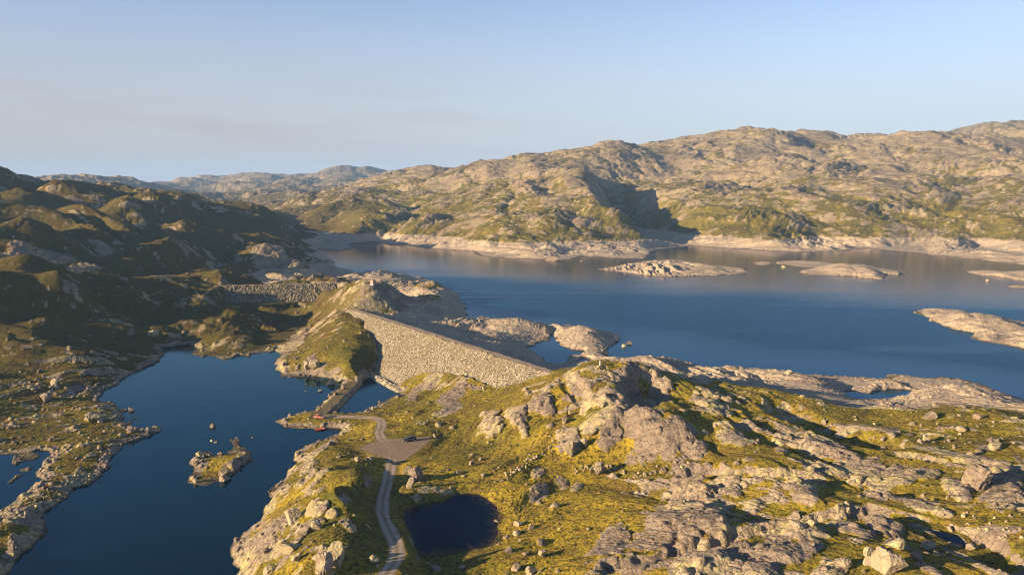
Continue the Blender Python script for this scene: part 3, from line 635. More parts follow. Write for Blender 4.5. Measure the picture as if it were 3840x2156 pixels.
ROCK = sstep(0.02, 0.30, rk)
# far slopes: rock on bumps and steep faces, grass in the hollows and low down
ffm = np.zeros_like(X); ffm[fr_] = fine_far * .14 + fine_far2 * .22 + fine_far3 * .22 + (LF1 - .3) * .30 + (LF2 - .3) * .35 + (LF3 - .3) * .3
lowm = 1 - sstep(15, 135, Z + n40 * 25)
rkf = ffm + (SLOPE - .38) * .45 + .50 - 0.72 * lowm + perlin(X / 110, Y / 110, 54) * .38 + n40 * .30 + n12 * .38 + n4 * .25
ROCKF = sstep(-.35, .75, rkf)
rkh = ffm * .8 + ROCKY0 * .75 + (SLOPE - .45) * .5 - .24 + n12 * .2 + n4 * .2 + perlin(X / 70, Y / 70, 57) * .5
ROCKH = sstep(0.0, .6, rkh)
fz = sstep(850, 1050, R2) * (1 - hill) + sstep(1500, 1900, R2) * hill
ROCK = ROCK * frg + (1 - frg) * (fz * ROCKF + (1 - fz) * ROCKH)
ROCK = np.maximum(ROCK, OUTM * (0.82 + .18 * sstep(-.3, .3, n4)))
# shore stones at the lower lake
ROCK = np.maximum(ROCK, sstep(5.0, 1.5, sdj + n4 * 2.5) * .9 * (SDF > -5))
penin = sstep(-95, -125, X) * sstep(420, 380, Y) * (R2 < 460) * sstep(9, 4, Z)
ROCK = np.maximum(ROCK, penin * sstep(-.05, .45, n12 * .7 + n4 * .5 + rk * .6))
# drawn-down strip round the reservoir: bare below the old water line
dm_a, dm_b = DAM1
e1 = (dm_b - dm_a) / np.linalg.norm(dm_b - dm_a); nn = np.array((e1[1], -e1[0]));  nn = nn if nn[1] > 0 else -nn
behind = (X - dm_a[0]) * nn[0] + (Y - dm_a[1]) * nn[1]
res_side = np.where(Y < 470, sstep(-2, 3, behind) * (X > -86), np.where(X > -86, 1.0, np.maximum(sstep(572, 585, Y), sstep(-115, -90, X) * sstep(500, 560, Y))))
res_side = np.where((X > 25) & (Y < 420), sstep(2, 8, (Y - 250) + (X - 25) * 0.10), res_side)
ring_top = FULL + 1.2 * perlin(X / 25, Y / 25, 61) + .8 * perlin(X / 9, Y / 9, 62) + 2.5 * (1 - sstep(380, 700, R2))
BARE = sstep(ring_top + .8, ring_top - .8, Z) * res_side * (R2 < 1900) * (ISL != 1) * (ISL != 2) * (ISL != 3) * (ISL != 4)
BARE = np.clip(BARE, 0, 1)
scree = sstep(.1, .45, perlin(X / 16, Y / 16, 66) + .3 * n4) * BARE
GOLD = np.clip(.36 + .55 * perlin(X / 26, Y / 26, 55) + .35 * perlin(X / 7, Y / 7, 56) + .25 * frg - .16 * (1 - frg), 0, 1)
for u, v, r_, a_ in [(2130,1960,20,.8),(2100,1740,14,.4),(1250,1700,14,.3),(1800,1560,14,.2),(1350,1580,20,.35),(1330,1430,8,.4),(1750,1620,16,-.35),(1330,1350,20,-.5),(1340,1850,16,-.35),(1300,1250,40,.1),(2750,1620,20,.2)]:
    GOLD = GOLD + a_ * blob(u, v, r_)
GOLD = np.clip(GOLD, 0, 1)
HEATH = np.clip(hill * .9 + (1 - frg) * .15 + .5 * sstep(-88, -125, X) * (Y < 440) + .35 * sstep(.1, .5, n40 + .4 * n12), 0, 1)
LICH = np.clip(.5 + .8 * perlin(X / 18, Y / 18, 58) + .35 * n4, 0, 1)
for u, v, r_ in [(2464,1660,9),(2431,1581,6),(2286,1651,7),(2298,2025,8),(2480,2000,9),(2609,1930,7),(2560,1760,6),(2381,2133,6),(1700,1480,10),(1560,1480,8),(2956,2083,8),(3765,1838,7)]:
    LICH = np.clip(LICH - .9 * blob(u, v, r_), 0, 1)
grav = sstep(3.2, 1.6, CAUD + jit * 2)
# final fine relief: rough on rock, tufted on grass, none on the road
amp = (0.5 + 0.6 * ROCK) * (1 - .5 * OUTM) * (1 + .9 * BARE) * (fj > .8) * flat * sstep(0.0, 2.5, np.abs(SDF)) * np.clip(PDF / 2, .1, 1) * frd * (1 - .75 * grav)
Z = Z + fine * amp * (sdj > -1)
# loose stones: rounded bumps where a cell holds a stone
st = np.zeros_like(X); stm = np.zeros_like(X)
for lam, seed, prob, hh in [(1.5, 101, .22, .55), (3.1, 102, .16, 1.1)]:
    d1, d2, rid = worley(X[near] / lam, Y[near] / lam, seed)
    dens = np.clip(prob * (.10 + .22 * ROCK[near] + .25 * BARE[near] + .35 * penin[near] + .9 * sstep(5, 1, np.abs(sdj[near]))) * (1 + 1.2 * n12[near]), 0, .8)
    on = rid < dens
    rad = .22 + .30 * ((rid * 57.3) % 1)
    b_ = np.where(on, np.sqrt(np.clip(1 - (d1 / rad) ** 2, 0, 1)), 0) * hh * rad * 2
    b_ = b_ * (1 - .75 * BARE[near]); st[near] = np.maximum(st[near], b_); stm[near] = np.maximum(stm[near], np.where(on & (d1 < rad), 1.0, 0))
ok = flat * (fj > .8) * (sdj > .2) * (PDF > .5) * (TDF > .5) * frd * (CAUD > 1.6)
Z = Z + st * ok
ROCK = np.maximum(ROCK, stm * ok * (.6 + .4 * sstep(.2, .5, st)))
ROCK = ROCK * flat
Z = Z.astype(F32)
print('terrain', Z.shape, float(Z.min()), float(Z.max()))

# ------------------------------------------------------------------ materials
def new_mat(name):
    m = bpy.data.materials.new(name); m.use_nodes = True
    nt = m.node_tree
    b = nt.nodes['Principled BSDF']
    b.inputs['Specular IOR Level'].default_value = 0.2
    return m, nt.nodes, nt.links, b

class NB:
    """small node builder"""
    def __init__(s, nodes, links): s.n, s.l = nodes, links
    def put(s, sock, v):
        if isinstance(v, bpy.types.NodeSocket): s.l.new(v, sock)
        elif v is not None: sock.default_value = v
    def math(s, op, a, b=None, clamp=False):
        k = s.n.new('ShaderNodeMath'); k.operation = op; k.use_clamp = clamp
        s.put(k.inputs[0], a); s.put(k.inputs[1], b); return k.outputs[0]
    def mix(s, f, a, b, mode='MIX'):
        k = s.n.new('ShaderNodeMixRGB'); k.blend_type = mode
        s.put(k.inputs[0], f); s.put(k.inputs[1], a); s.put(k.inputs[2], b); return k.outputs[0]
    def noise(s, vec, scale, detail=3, rough=.55, dist=0.0):
        k = s.n.new('ShaderNodeTexNoise'); s.put(k.inputs['Vector'], vec)
        k.inputs['Scale'].default_value = scale; k.inputs['Detail'].default_value = detail; k.inputs['Roughness'].default_value = rough
        k.inputs['Distortion'].default_value = dist
        return k.outputs[0]
    def vor(s, vec, scale, feature='F1', out='Distance'):
        k = s.n.new('ShaderNodeTexVoronoi'); k.feature = feature; s.put(k.inputs['Vector'], vec); k.inputs['Scale'].default_value = scale
        return k.outputs[out]
    def rng(s, v, a, b, c=0.0, d=1.0):
        k = s.n.new('ShaderNodeMapRange'); s.put(k.inputs[0], v)
        for i, q in enumerate((a, b, c, d)): k.inputs[1 + i].default_value = q
        return k.outputs[0]
    def map(s, vec, scale=(1, 1, 1), rot=(0, 0, 0)):
        k = s.n.new('ShaderNodeMapping'); s.put(k.inputs[0], vec); k.inputs['Scale'].default_value = scale; k.inputs['Rotation'].default_value = rot
        return k.outputs[0]
    def bump(s, h, strength, dist):
        k = s.n.new('ShaderNodeBump'); s.put(k.inputs['Height'], h); k.inputs['Strength'].default_value = strength; k.inputs['Distance'].default_value = dist
        return k.outputs[0]

def C4(r, g, b): return (r, g, b, 1)

def s_wob(nb, P):
    k = nb.n.new('ShaderNodeTexNoise'); nb.l.new(P, k.inputs['Vector']); k.inputs['Scale'].default_value = .22; k.inputs['Detail'].default_value = 3
    v1 = nb.n.new('ShaderNodeVectorMath'); v1.operation = 'MULTIPLY'; nb.l.new(k.outputs['Color'], v1.inputs[0]); v1.inputs[1].default_value = (5, 5, 5)
    v2 = nb.n.new('ShaderNodeVectorMath'); v2.operation = 'ADD'; nb.l.new(P, v2.inputs[0]); nb.l.new(v1.outputs[0], v2.inputs[1])
    return v2.outputs[0]

def rock_colour(nb, P, lich, far=False):
    """pale gneiss: pink-grey and cream patches, yellow-green lichen, dark seams"""
    s = 1.0
    c = nb.mix(nb.rng(nb.noise(P, .11, 5, .6), .38, .64), C4(.255, .198, .150), C4(.385, .308, .212))
    c = nb.mix(nb.rng(nb.noise(nb.map(P, (.5, 1.3, 1), (0, 0, .5)), .55, 5, .65), .40, .70), c, C4(.215, .168, .135))
    lf = nb.math('MULTIPLY', nb.rng(nb.noise(P, .33, 5, .6), .40, .60), nb.rng(lich, .35, .75), True)
    c = nb.mix(nb.math('MULTIPLY', lf, .8), c, C4(.410, .355, .150))
    c = nb.mix(nb.rng(nb.noise(P, 2.1, 3, .6), .56, .74, 0, .55), c, C4(.15, .125, .105))
    wob = s_wob(nb, P)
    c = nb.mix(nb.rng(lich, .5, .1, 0, .7), c, C4(.205, .163, .126))
    seam = nb.rng(nb.vor(nb.map(wob, (.16, .42, .3), (0, 0, .55)), 1.0, 'DISTANCE_TO_EDGE'), .0, .055, .85, 0)
    lam_ = nb.rng(nb.noise(nb.map(wob, (.10, 1.3, .8), (0, 0, .6)), 1.0, 4, .65), .48, .64, 0, .42)
    lam_ = nb.math('MULTIPLY', lam_, nb.rng(lich, .5, .0, 1.0, 1.9), True)
    c = nb.mix(lam_, c, C4(.130, .092, .066))
    c = nb.mix(seam, c, C4(.075, .062, .05))
    return c

tm, tn, tl_, tb = new_mat('moorland')
nb = NB(tn, tl_)
geo = tn.new('ShaderNodeNewGeometry'); P = geo.outputs['Position']
a1 = tn.new('ShaderNodeAttribute'); a1.attribute_name = 'cover_a'
a2 = tn.new('ShaderNodeAttribute'); a2.attribute_name = 'cover_b'
s1 = tn.new('ShaderNodeSeparateColor'); tl_.new(a1.outputs['Color'], s1.inputs[0])
s2 = tn.new('ShaderNodeSeparateColor'); tl_.new(a2.outputs['Color'], s2.inputs[0])
rock, bare, gold = s1.outputs[0], s1.outputs[1], s1.outputs[2]
heath, lich, gravl = s2.outputs[0], s2.outputs[1], s2.outputs[2]
n_f = nb.noise(P, .9, 4, .65); n_m = nb.noise(P, .16, 4, .6); n_s = nb.noise(P, 3.2, 2, .6)
g1 = nb.mix(gold, C4(.098, .098, .015), C4(.335, .242, .024))
g1 = nb.mix(nb.rng(n_m, .44, .62, 0, .6), g1, C4(.145, .095, .028))
g1 = nb.mix(nb.rng(nb.noise(P, .45, 5, .7), .52, .64, 0, .6), g1, C4(.070, .060, .016))
g1 = nb.mix(nb.rng(n_f, .48, .62, 0, .85), g1, C4(.034, .030, .010))
g1 = nb.mix(nb.rng(n_s, .55, .72, 0, .55), g1, C4(.300, .235, .055))
hth = nb.mix(nb.rng(n_m, .38, .62), C4(.088, .078, .016), C4(.095, .060, .020))
hth = nb.mix(nb.rng(nb.noise(P, .25, 5, .6), .52, .66, 0, .8), hth, C4(.110, .090, .016))
hth = nb.mix(nb.rng(n_f, .5, .7, 0, .7), hth, C4(.030, .027, .012))
grass = nb.mix(heath, g1, hth)
rc = rock_colour(nb, P, lich)
rsel = nb.math('ADD', rock, nb.math('MULTIPLY', nb.math('SUBTRACT', n_f, .5), 1.1))
rsel = nb.math('ADD', rsel, nb.math('MULTIPLY', nb.math('SUBTRACT', nb.noise(P, .35, 5, .65), .5), .8))
grain = nb.noise(P, .07, 8, .72)
farw = s2.outputs[0]
rsel = nb.math('ADD', rsel, nb.math('MULTIPLY', nb.math('MULTIPLY', nb.math('SUBTRACT', grain, .5), 2.2), a1.outputs['Alpha']))
rc = nb.mix(nb.math('MULTIPLY', nb.rng(nb.noise(P, .045, 8, .75, .6), .40, .58), nb.math('MULTIPLY', a1.outputs['Alpha'], .65)), rc, C4(.220, .162, .100))
rc = nb.mix(nb.math('MULTIPLY', nb.rng(nb.noise(P, .13, 6, .75), .52, .64), nb.math('MULTIPLY', a1.outputs['Alpha'], .62)), rc, C4(.075, .060, .044))
col = nb.mix(nb.rng(rsel, .38, .58), grass, rc)
bc = nb.mix(nb.rng(nb.noise(P, .09, 5, .6), .4, .62), C4(.40, .305, .215), C4(.50, .405, .275))
bc = nb.mix(nb.rng(nb.noise(nb.map(P, (.5, 1.2, 1), (0, 0, .4)), .6, 5, .65), .48, .72, 0, .8), bc, C4(.28, .22, .18))
bc = nb.mix(nb.rng(nb.vor(nb.map(P, (.2, .45, .3), (0, 0, .5)), 1.0, 'DISTANCE_TO_EDGE'), 0, .05, .5, 0), bc, C4(.12, .095, .08))
bc = nb.mix(nb.rng(nb.vor(P, .9, 'F1'), .2, .6, 0, .35), bc, C4(.18, .145, .12))
col = nb.mix(bare, col, bc)
gc = nb.mix(nb.rng(nb.noise(P, 1.2, 4, .6), .4, .65), C4(.16, .12, .075), C4(.10, .085, .03))
gc = nb.mix(nb.rng(nb.noise(P, 4.0, 2, .6), .55, .7, 0, .6), gc, C4(.30, .25, .19))
col = nb.mix(gravl, col, gc)
col = nb.mix(nb.math('MULTIPLY', a2.outputs['Alpha'], .8), col, C4(.045, .034, .022))
tl_.new(col, tb.inputs['Base Color'])
tb.inputs['Roughness'].default_value = .95
tb.inputs['Specular IOR Level'].default_value = .08
bh = nb.math('ADD', nb.math('MULTIPLY', nb.noise(P, 1.6, 5, .65), .7), nb.math('MULTIPLY', nb.noise(P, .3, 4, .6), 1.2))
tl_.new(nb.bump(bh, .9, .8), tb.inputs['Normal'])
M_TERR = tm

rm, rn, rl, rb = new_mat('gravel_track')
nb = NB(rn, rl)
geo = rn.new('ShaderNodeNewGeometry'); P = geo.outputs['Position']
a1 = rn.new('ShaderNodeAttribute'); a1.attribute_name = 'cover_a'
s1 = rn.new('ShaderNodeSeparateColor'); rl.new(a1.outputs['Color'], s1.inputs[0])
c = nb.mix(nb.rng(nb.noise(P, .5, 5, .6), .35, .65), C4(.270, .200, .140), C4(.350, .268, .195))
c = nb.mix(nb.math('MULTIPLY', s1.outputs[0], .8), c, C4(.42, .335, .26))
c = nb.mix(nb.math('MULTIPLY', nb.rng(nb.noise(P, 1.5, 4, .6), .40, .60), s1.outputs[1]), c, C4(.11, .085, .025))
c = nb.mix(nb.math('MULTIPLY', s1.outputs[2], .6), c, C4(.17, .115, .07))
c = nb.mix(nb.rng(nb.noise(P, 6, 2, .6), .55, .72, 0, .5), c, C4(.13, .10, .075))
c = nb.mix(nb.rng(nb.noise(P, .25, 4, .6), .5, .7, 0, .45), c, C4(.14, .10, .065))
rl.new(c, rb.inputs['Base Color']); rb.inputs['Roughness'].default_value = .95; rb.inputs['Specular IOR Level'].default_value = .1
rl.new(nb.bump(nb.noise(P, 3.0, 4, .6), .5, .12), rb.inputs['Normal'])
M_ROAD = rm

def water_mat(name, body, rough, waves, tint, k_f, rip=None):
    m = bpy.data.materials.new(name); m.use_nodes = True
    nd, lk = m.node_tree.nodes, m.node_tree.links
    nd.clear()
    nb = NB(nd, lk)
    out = nd.new('ShaderNodeOutputMaterial'); mx = nd.new('ShaderNodeMixShader')
    df = nd.new('ShaderNodeBsdfDiffuse'); gl = nd.new('ShaderNodeBsdfGlossy'); fr = nd.new('ShaderNodeFresnel'); fr.inputs['IOR'].default_value = 1.333
    geo = nd.new('ShaderNodeNewGeometry'); P = geo.outputs['Position']
    wind = nb.noise(nb.map(P, (.004, .02, 1), (0, 0, -.25)), 1.0, 4, .6, .6)
    if rip:      # wind-ruffled middle of the reservoir: mirror tint painted dimmer and bluer in place of steeper facets; glassy towards the mountain shore
        sx = nd.new('ShaderNodeSeparateXYZ'); lk.new(P, sx.inputs[0])
        q = nb.math('ADD', nb.math('ADD', sx.outputs[1], nb.math('MULTIPLY', sx.outputs[0], .5)), nb.math('MULTIPLY', nb.math('SUBTRACT', nb.noise(nb.map(P, (.004, .012, 1)), 1.0, 4, .6), .5), 190))
        ruf = nb.rng(q, 700, 800, 1, 0)
        lane = nb.rng(wind, .60, .72, 1, .55)
        ruf = nb.math('MULTIPLY', ruf, lane)
        q2 = nb.math('ADD', nb.math('ADD', sx.outputs[1], nb.math('MULTIPLY', sx.outputs[0], .75)), nb.math('MULTIPLY', nb.math('SUBTRACT', nb.noise(nb.map(P, (.008, .02, 1)), 1.0, 4, .6), .5), 110))
        lee = nb.rng(q2, 480, 560, 1, 0)      # sheltered strip along the near shore and its pools: sky blue painted into the mirror tint
        ruf = nb.math('MULTIPLY', ruf, nb.math('SUBTRACT', 1.0, nb.math('MULTIPLY', lee, .75)))
        lk.new(nb.math('ADD', rough, nb.math('MULTIPLY', ruf, .22)), gl.inputs['Roughness'])
    else:
        lk.new(nb.rng(wind, .38, .62, rough * .4, rough), gl.inputs['Roughness'])
    bc_ = nb.mix(nb.rng(nb.noise(P, .02, 4, .6), .3, .7), body, C4(*[v * .8 for v in body[:3]]))
    if name.startswith('dark'):
        sa = nd.new('ShaderNodeAttribute'); sa.attribute_name = 'shallow'
        bc_ = nb.mix(nb.math('MULTIPLY', sa.outputs['Fac'], nb.rng(nb.noise(P, .7, 4, .6), .35, .65, .3, 1)), bc_, C4(.060, .042, .016))
    lk.new(bc_, df.inputs['Color'])
    if rip: lk.new(nb.mix(nb.math('MULTIPLY', lee, .8), nb.mix(ruf, tint, rip), C4(.34, .60, .82)), gl.inputs['Color'])
    else: gl.inputs['Color'].default_value = tint
    h = nb.math('ADD', nb.noise(nb.map(P, (1, 1.5, 1)), .55, 3, .6), nb.math('MULTIPLY', nb.noise(P, 1.7, 2, .6), .4))
    bp = nb.bump(h, waves, .5)
    lk.new(bp, gl.inputs['Normal'])
    lk.new(nb.math('MULTIPLY', fr.outputs[0], k_f), mx.inputs[0]); lk.new(df.outputs[0], mx.inputs[1]); lk.new(gl.outputs[0], mx.inputs[2])
    lk.new(mx.outputs[0], out.inputs['Surface'])
    return m
M_LAKE = water_mat('still_lake_water', C4(.0005, .008, .016), .05, .05, C4(.50, .86, 1.0), .78)
M_RES = water_mat('rippled_lake_water', C4(.004, .026, .050), .06, .10, C4(.92, .90, .95), .9, C4(.30, .51, .66))
M_POND = water_mat('dark_pond_water', C4(.002, .005, .011), .03, .02, C4(.45, .62, .9), .38)

bm_, bn_, bl_, bb_ = new_mat('boulder_rock')
nb = NB(bn_, bl_)
geo = bn_.new('ShaderNodeNewGeometry'); P = geo.outputs['Position']
oi = bn_.new('ShaderNodeObjectInfo')
rc = rock_colour(nb, nb.math('ADD', 0, 0) if False else P, oi.outputs['Random'])
rc = nb.mix(nb.rng(oi.outputs['Random'], 0, 1, 0, .35), rc, C4(.40, .33, .225))
bl_.new(rc, bb_.inputs['Base Color']); bb_.inputs['Roughness'].default_value = .95; bb_.inputs['Specular IOR Level'].default_value = .08
bl_.new(nb.bump(nb.noise(P, 2.2, 5, .65), .8, .25), bb_.inputs['Normal'])
M_BOULD = bm_

def rockfill_mat(name, a, b, dark, gap_mix):
    m, nd, lk, bs = new_mat(name)
    nb = NB(nd, lk)
    geo = nd.new('ShaderNodeNewGeometry'); P = geo.outputs['Position']
    at = nd.new('ShaderNodeAttribute'); at.attribute_name = 'stone'
    sp_ = nd.new('ShaderNodeSeparateColor'); lk.new(at.outputs['Color'], sp_.inputs[0])
    c = nb.mix(sp_.outputs[0], a, b)
    c = nb.mix(nb.rng(nb.noise(P, .06, 4, .6), .42, .62, 0, .45), c, C4(.22, .18, .10))
    c = nb.mix(nb.rng(nb.noise(P, 1.8, 4, .65), .45, .7, 0, .6), c, C4(.20, .165, .12))
    c = nb.mix(nb.math('MULTIPLY', sp_.outputs[1], gap_mix), c, dark)  # dark tone mixed into the gaps between stones
    lk.new(c, bs.inputs['Base Color']); bs.inputs['Roughness'].default_value = .95; bs.inputs['Specular IOR Level'].default_value = .08
    lk.new(nb.bump(nb.noise(P, 2.0, 4, .65), .7, .3), bs.inputs['Normal'])
    return m
M_FILL = rockfill_mat('rockfill', C4(.120, .096, .064), C4(.54, .465, .36), C4(.040, .034, .018), .95)
M_FILL2 = rockfill_mat('weathered_rockfill', C4(.120, .092, .060), C4(.34, .28, .20), C4(.035, .030, .016), .95)

def plain(name, rgb, rough=.6, spec=.3, metal=0.0, noise=0.15):
    m, nd, lk, b = new_mat(name)
    nb = NB(nd, lk)
    tc = nd.new('ShaderNodeTexCoord')
    c = nb.mix(nb.rng(nb.noise(tc.outputs['Object'], 3.0, 4, .6), .35, .7, 0, noise), C4(*rgb), C4(*[v * .5 for v in rgb]))
    lk.new(c, b.inputs['Base Color']); b.inputs['Roughness'].default_value = rough
    b.inputs['Specular IOR Level'].default_value = spec; b.inputs['Metallic'].default_value = metal
    return m
M_RED = plain('red_car_paint', (.48, .15, .10), .35, .5)
M_BLUE = plain('dark_blue_car_paint', (.018, .020, .040), .25, .6)
M_GLASS = plain('car_glass', (.012, .014, .016), .08, .6)
M_TYRE = plain('tyre_rubber', (.012, .012, .012), .9, .1)
M_RIM = plain('wheel_metal', (.50, .48, .44), .4, .5, .6)
M_LAMP = plain('lamp_glass', (.6, .57, .5), .15, .5)
M_REDL = plain('rear_lamp', (.35, .02, .015), .2, .5)
M_BUMP = plain('bumper_plastic', (.02, .02, .02), .6, .3)
M_BOAT = plain('red_boat_hull', (.50, .10, .045), .5, .4)
M_WOOD = plain('boat_wood', (.23, .15, .09), .8, .1)
M_WALL = plain('faded_pink_boards', (.52, .30, .24), .85, .1)
M_ROOF = plain('grey_roof_boards', (.40, .33, .26), .85, .1)
M_PLINTH = plain('pale_stone_plinth', (.52, .46, .40), .9, .1)
M_POST = plain('white_post_paint', (.62, .62, .58), .6, .3)

# ------------------------------------------------------------------ object helpers
def tag(o, label=None, cat=None, group=None, kind=None):
    for k, v in (('label', label), ('category', cat), ('group', group), ('kind', kind)):
        if v: o[k] = v
    return o

def mesh_np(name, V, Fq, mat, smooth=True, attrs=None, parent=None):
    me = bpy.data.meshes.new(name)
    nv, nf = len(V), len(Fq)
    me.vertices.add(nv); me.vertices.foreach_set('co', np.ascontiguousarray(V, F32).ravel())
    me.loops.add(nf * 4); me.loops.foreach_set('vertex_index', np.ascontiguousarray(Fq, np.int32).ravel())
    me.polygons.add(nf); me.polygons.foreach_set('loop_start', np.arange(0, nf * 4, 4, dtype=np.int32))
    me.polygons.foreach_set('loop_total', np.full(nf, 4, np.int32))
    me.polygons.foreach_set('use_smooth', np.full(nf, smooth, bool))
    for an, av in (attrs or {}).items():
        ca = me.color_attributes.new(an, 'FLOAT_COLOR', 'POINT')
        ca.data.foreach_set('color', np.ascontiguousarray(av, F32).ravel())
    me.update(calc_edges=True)
    me.materials.append(mat)
    o = bpy.data.objects.new(name, me); COL.objects.link(o)
    if parent: o.parent = parent
    return o

def mesh_bm(name, bm, mat, parent=None, smooth=False):
    me = bpy.data.meshes.new(name); bm.normal_update(); bm.to_mesh(me); bm.free()
    if smooth:
        for p in me.polygons: p.use_smooth = True
    me.materials.append(mat)
    o = bpy.data.objects.new(name, me); COL.objects.link(o)
    if parent: o.parent = parent
    return o

# ------------------------------------------------------------------ cut the terrain into its named pieces
idx = np.arange(NR * NC, dtype=np.int32).reshape(NR, NC)
Fall = np.stack([idx[:-1, :-1], idx[:-1, 1:], idx[1:, 1:], idx[1:, :-1]], -1).reshape(-1, 4)
fm = lambda A_: ((A_[:-1, :-1] + A_[1:, 1:]) * .5).ravel()
fx, fy, fr2, fz_ = fm(X), fm(Y), fm(R2), fm(Z)
ft = np.arctan2(fx, fy)
wet = (np.maximum(np.maximum(Z[:-1, :-1], Z[1:, 1:]), np.maximum(Z[:-1, 1:], Z[1:, :-1])) < -1.6).ravel()
wdep = (fm(SDF) < -3.5)
rid_ = np.zeros(len(Fall), np.int8)                                   # 0 ground
isl_f = ISL[:-1, :-1].ravel()
rid_[(fr2 > 430) & (ft < -0.155)] = 1                                 # left hillside
rid_[(fr2 > 1000) & (ft >= -0.262)] = 2                               # long mountain
rid_[(fr2 > 2620) | ((fr2 > 1420) & (ft < -0.262))] = 3               # distant hills
road_f = (fm(ROADD) < fm(ROADW)) & (fm(SDF) > .5)
lot_f = (fm(LOTD) + fm(jit) < 0)
cau_f = (fm(CAUD) < 4.6) & ~road_f & (fy > 300)
rid_[cau_f] = 6
rid_[lot_f] = 5
rid_[road_f & ~lot_f] = 4
for k in range(1, len(ISLES) + 1):
    rid_[(isl_f == k) & (fz_ > -2)] = 10 + k
ca_ = np.stack([ROCK, BARE, GOLD, 1 - frg], -1).reshape(-1, 4).astype(F32)
cb_ = np.stack([HEATH, LICH, grav * (SDF > -1), np.clip(np.maximum(sstep(.55, .12, Z) * (np.abs(SDF) < 12), sstep(POND_Z + .35, POND_Z + .1, Z) * (PDF < 3)), 0, 1)], -1).reshape(-1, 4).astype(F32)
rut = np.exp(-((ROADD - .85) / .38) ** 2); mid_g = np.exp(-(ROADD / .45) ** 2) + sstep(1.35, 1.8, ROADD)
lot_in = sstep(0, -2.5, LOTD)
cr_ = np.stack([np.maximum(rut * .95, lot_in * .12) , mid_g * (1 - lot_in) * .8 + sstep(-1.2, 0, LOTD) * (LOTD < 1) * .6, lot_in, np.ones_like(rut)], -1).reshape(-1, 4).astype(F32)
VV = np.stack([X, Y, Z], -1).reshape(-1, 3)

def piece(name, sel, mat, road=False):
    f = Fall[sel]
    if not len(f): return None
    u, inv = np.unique(f, return_inverse=True)
    a = {'cover_a': cr_[u]} if road else {'cover_a': ca_[u], 'cover_b': cb_[u]}
    o = mesh_np(name, VV[u], inv.reshape(-1, 4), mat, True, a)
    return tag(o, kind='structure')
live = ~(wet & wdep)
piece('ground', (rid_ == 0) & live, M_TERR)
piece('hillside', (rid_ == 1) & live, M_TERR)
piece('mountain', (rid_ == 2) & live, M_TERR)
piece('distant_hills', (rid_ == 3) & live, M_TERR)
piece('road', (rid_ == 4), M_ROAD, True)
piece('gravel_yard', (rid_ == 5), M_ROAD, True)
piece('causeway', (rid_ == 6) & live, M_TERR)
for k, nm in enumerate(ISLES):
    piece('islet', (rid_ == 11 + k) & live, M_TERR)

# ------------------------------------------------------------------ water sheets
def sheet(name, pts, z, mat):
    bm = bmesh.new()
    f = bm.faces.new([bm.verts.new((x, y, z)) for x, y in pts])
    if f.normal.z < 0: f.normal_flip()
    bm.normal_update()
    if f.normal.z < 0: f.normal_flip()
    bmesh.ops.triangulate(bm, faces=bm.faces[:])
    return tag(mesh_bm(name, bm, mat), kind='structure')
A1, B1 = DAM1
sheet('lake', [(-900, 60), (60, 60), (60, 240), (B1[0], B1[1]), (A1[0], A1[1]), (-150, 520), (-900, 520)], 0.0, M_LAKE)
sheet('reservoir', [(60, 240), (200, 120), (2600, 200), (2600, 2000), (-500, 2000), (-500, 560), (-150, 520), (A1[0], A1[1]), (B1[0], B1[1])], 0.0, M_RES)
def grow(P, m):
    P = np.array(P); c = P.mean(0)
    return [tuple(c + (p - c) * (1 + m / np.linalg.norm(p - c))) for p in P]
def pond_sheet():
    P_ = np.array(POND)
    n0 = len(P_)
    P2 = np.concatenate([[P_[i] * (1 - t) + P_[(i + 1) % n0] * t for t in (0, .33, .67)] for i in range(n0)])
    c = P2.mean(0)
    bm = bmesh.new()
    lay = bm.verts.layers.float_color.new('shallow')
    rings = []
    for m, sh in ((1.6, 1.0), (0.0, .9), (-1.3, .35), (-3.0, 0.0)):
        r = []
        for k, p in enumerate(P2):
            mm_ = m * (1 + .5 * math.sin(k * 2.3) * (m < 0))
            q = c + (p - c) * (1 + mm_ / np.linalg.norm(p - c))
            v = bm.verts.new((q[0], q[1], POND_Z)); v[lay] = (sh, sh, sh, 1); r.append(v)
        rings.append(r)
    for a_, b_ in zip(rings, rings[1:]):
        for k in range(len(a_)):
            bm.faces.new((a_[k], a_[(k + 1) % len(a_)], b_[(k + 1) % len(a_)], b_[k]))
    cv = bm.verts.new((c[0], c[1], POND_Z)); cv[lay] = (0, 0, 0, 1)
    for k in range(len(P2)):
        bm.faces.new((rings[-1][k], rings[-1][(k + 1) % len(P2)], cv))
    bmesh.ops.recalc_face_normals(bm, faces=bm.faces[:])
    if sum(f.normal.z for f in bm.faces) < 0: bmesh.ops.reverse_faces(bm, faces=bm.faces[:])
    return tag(mesh_bm('pond', bm, M_POND), kind='structure')
pond_sheet()
sheet('tarn', grow(TARN, 1.0), TARN_Z, M_POND)

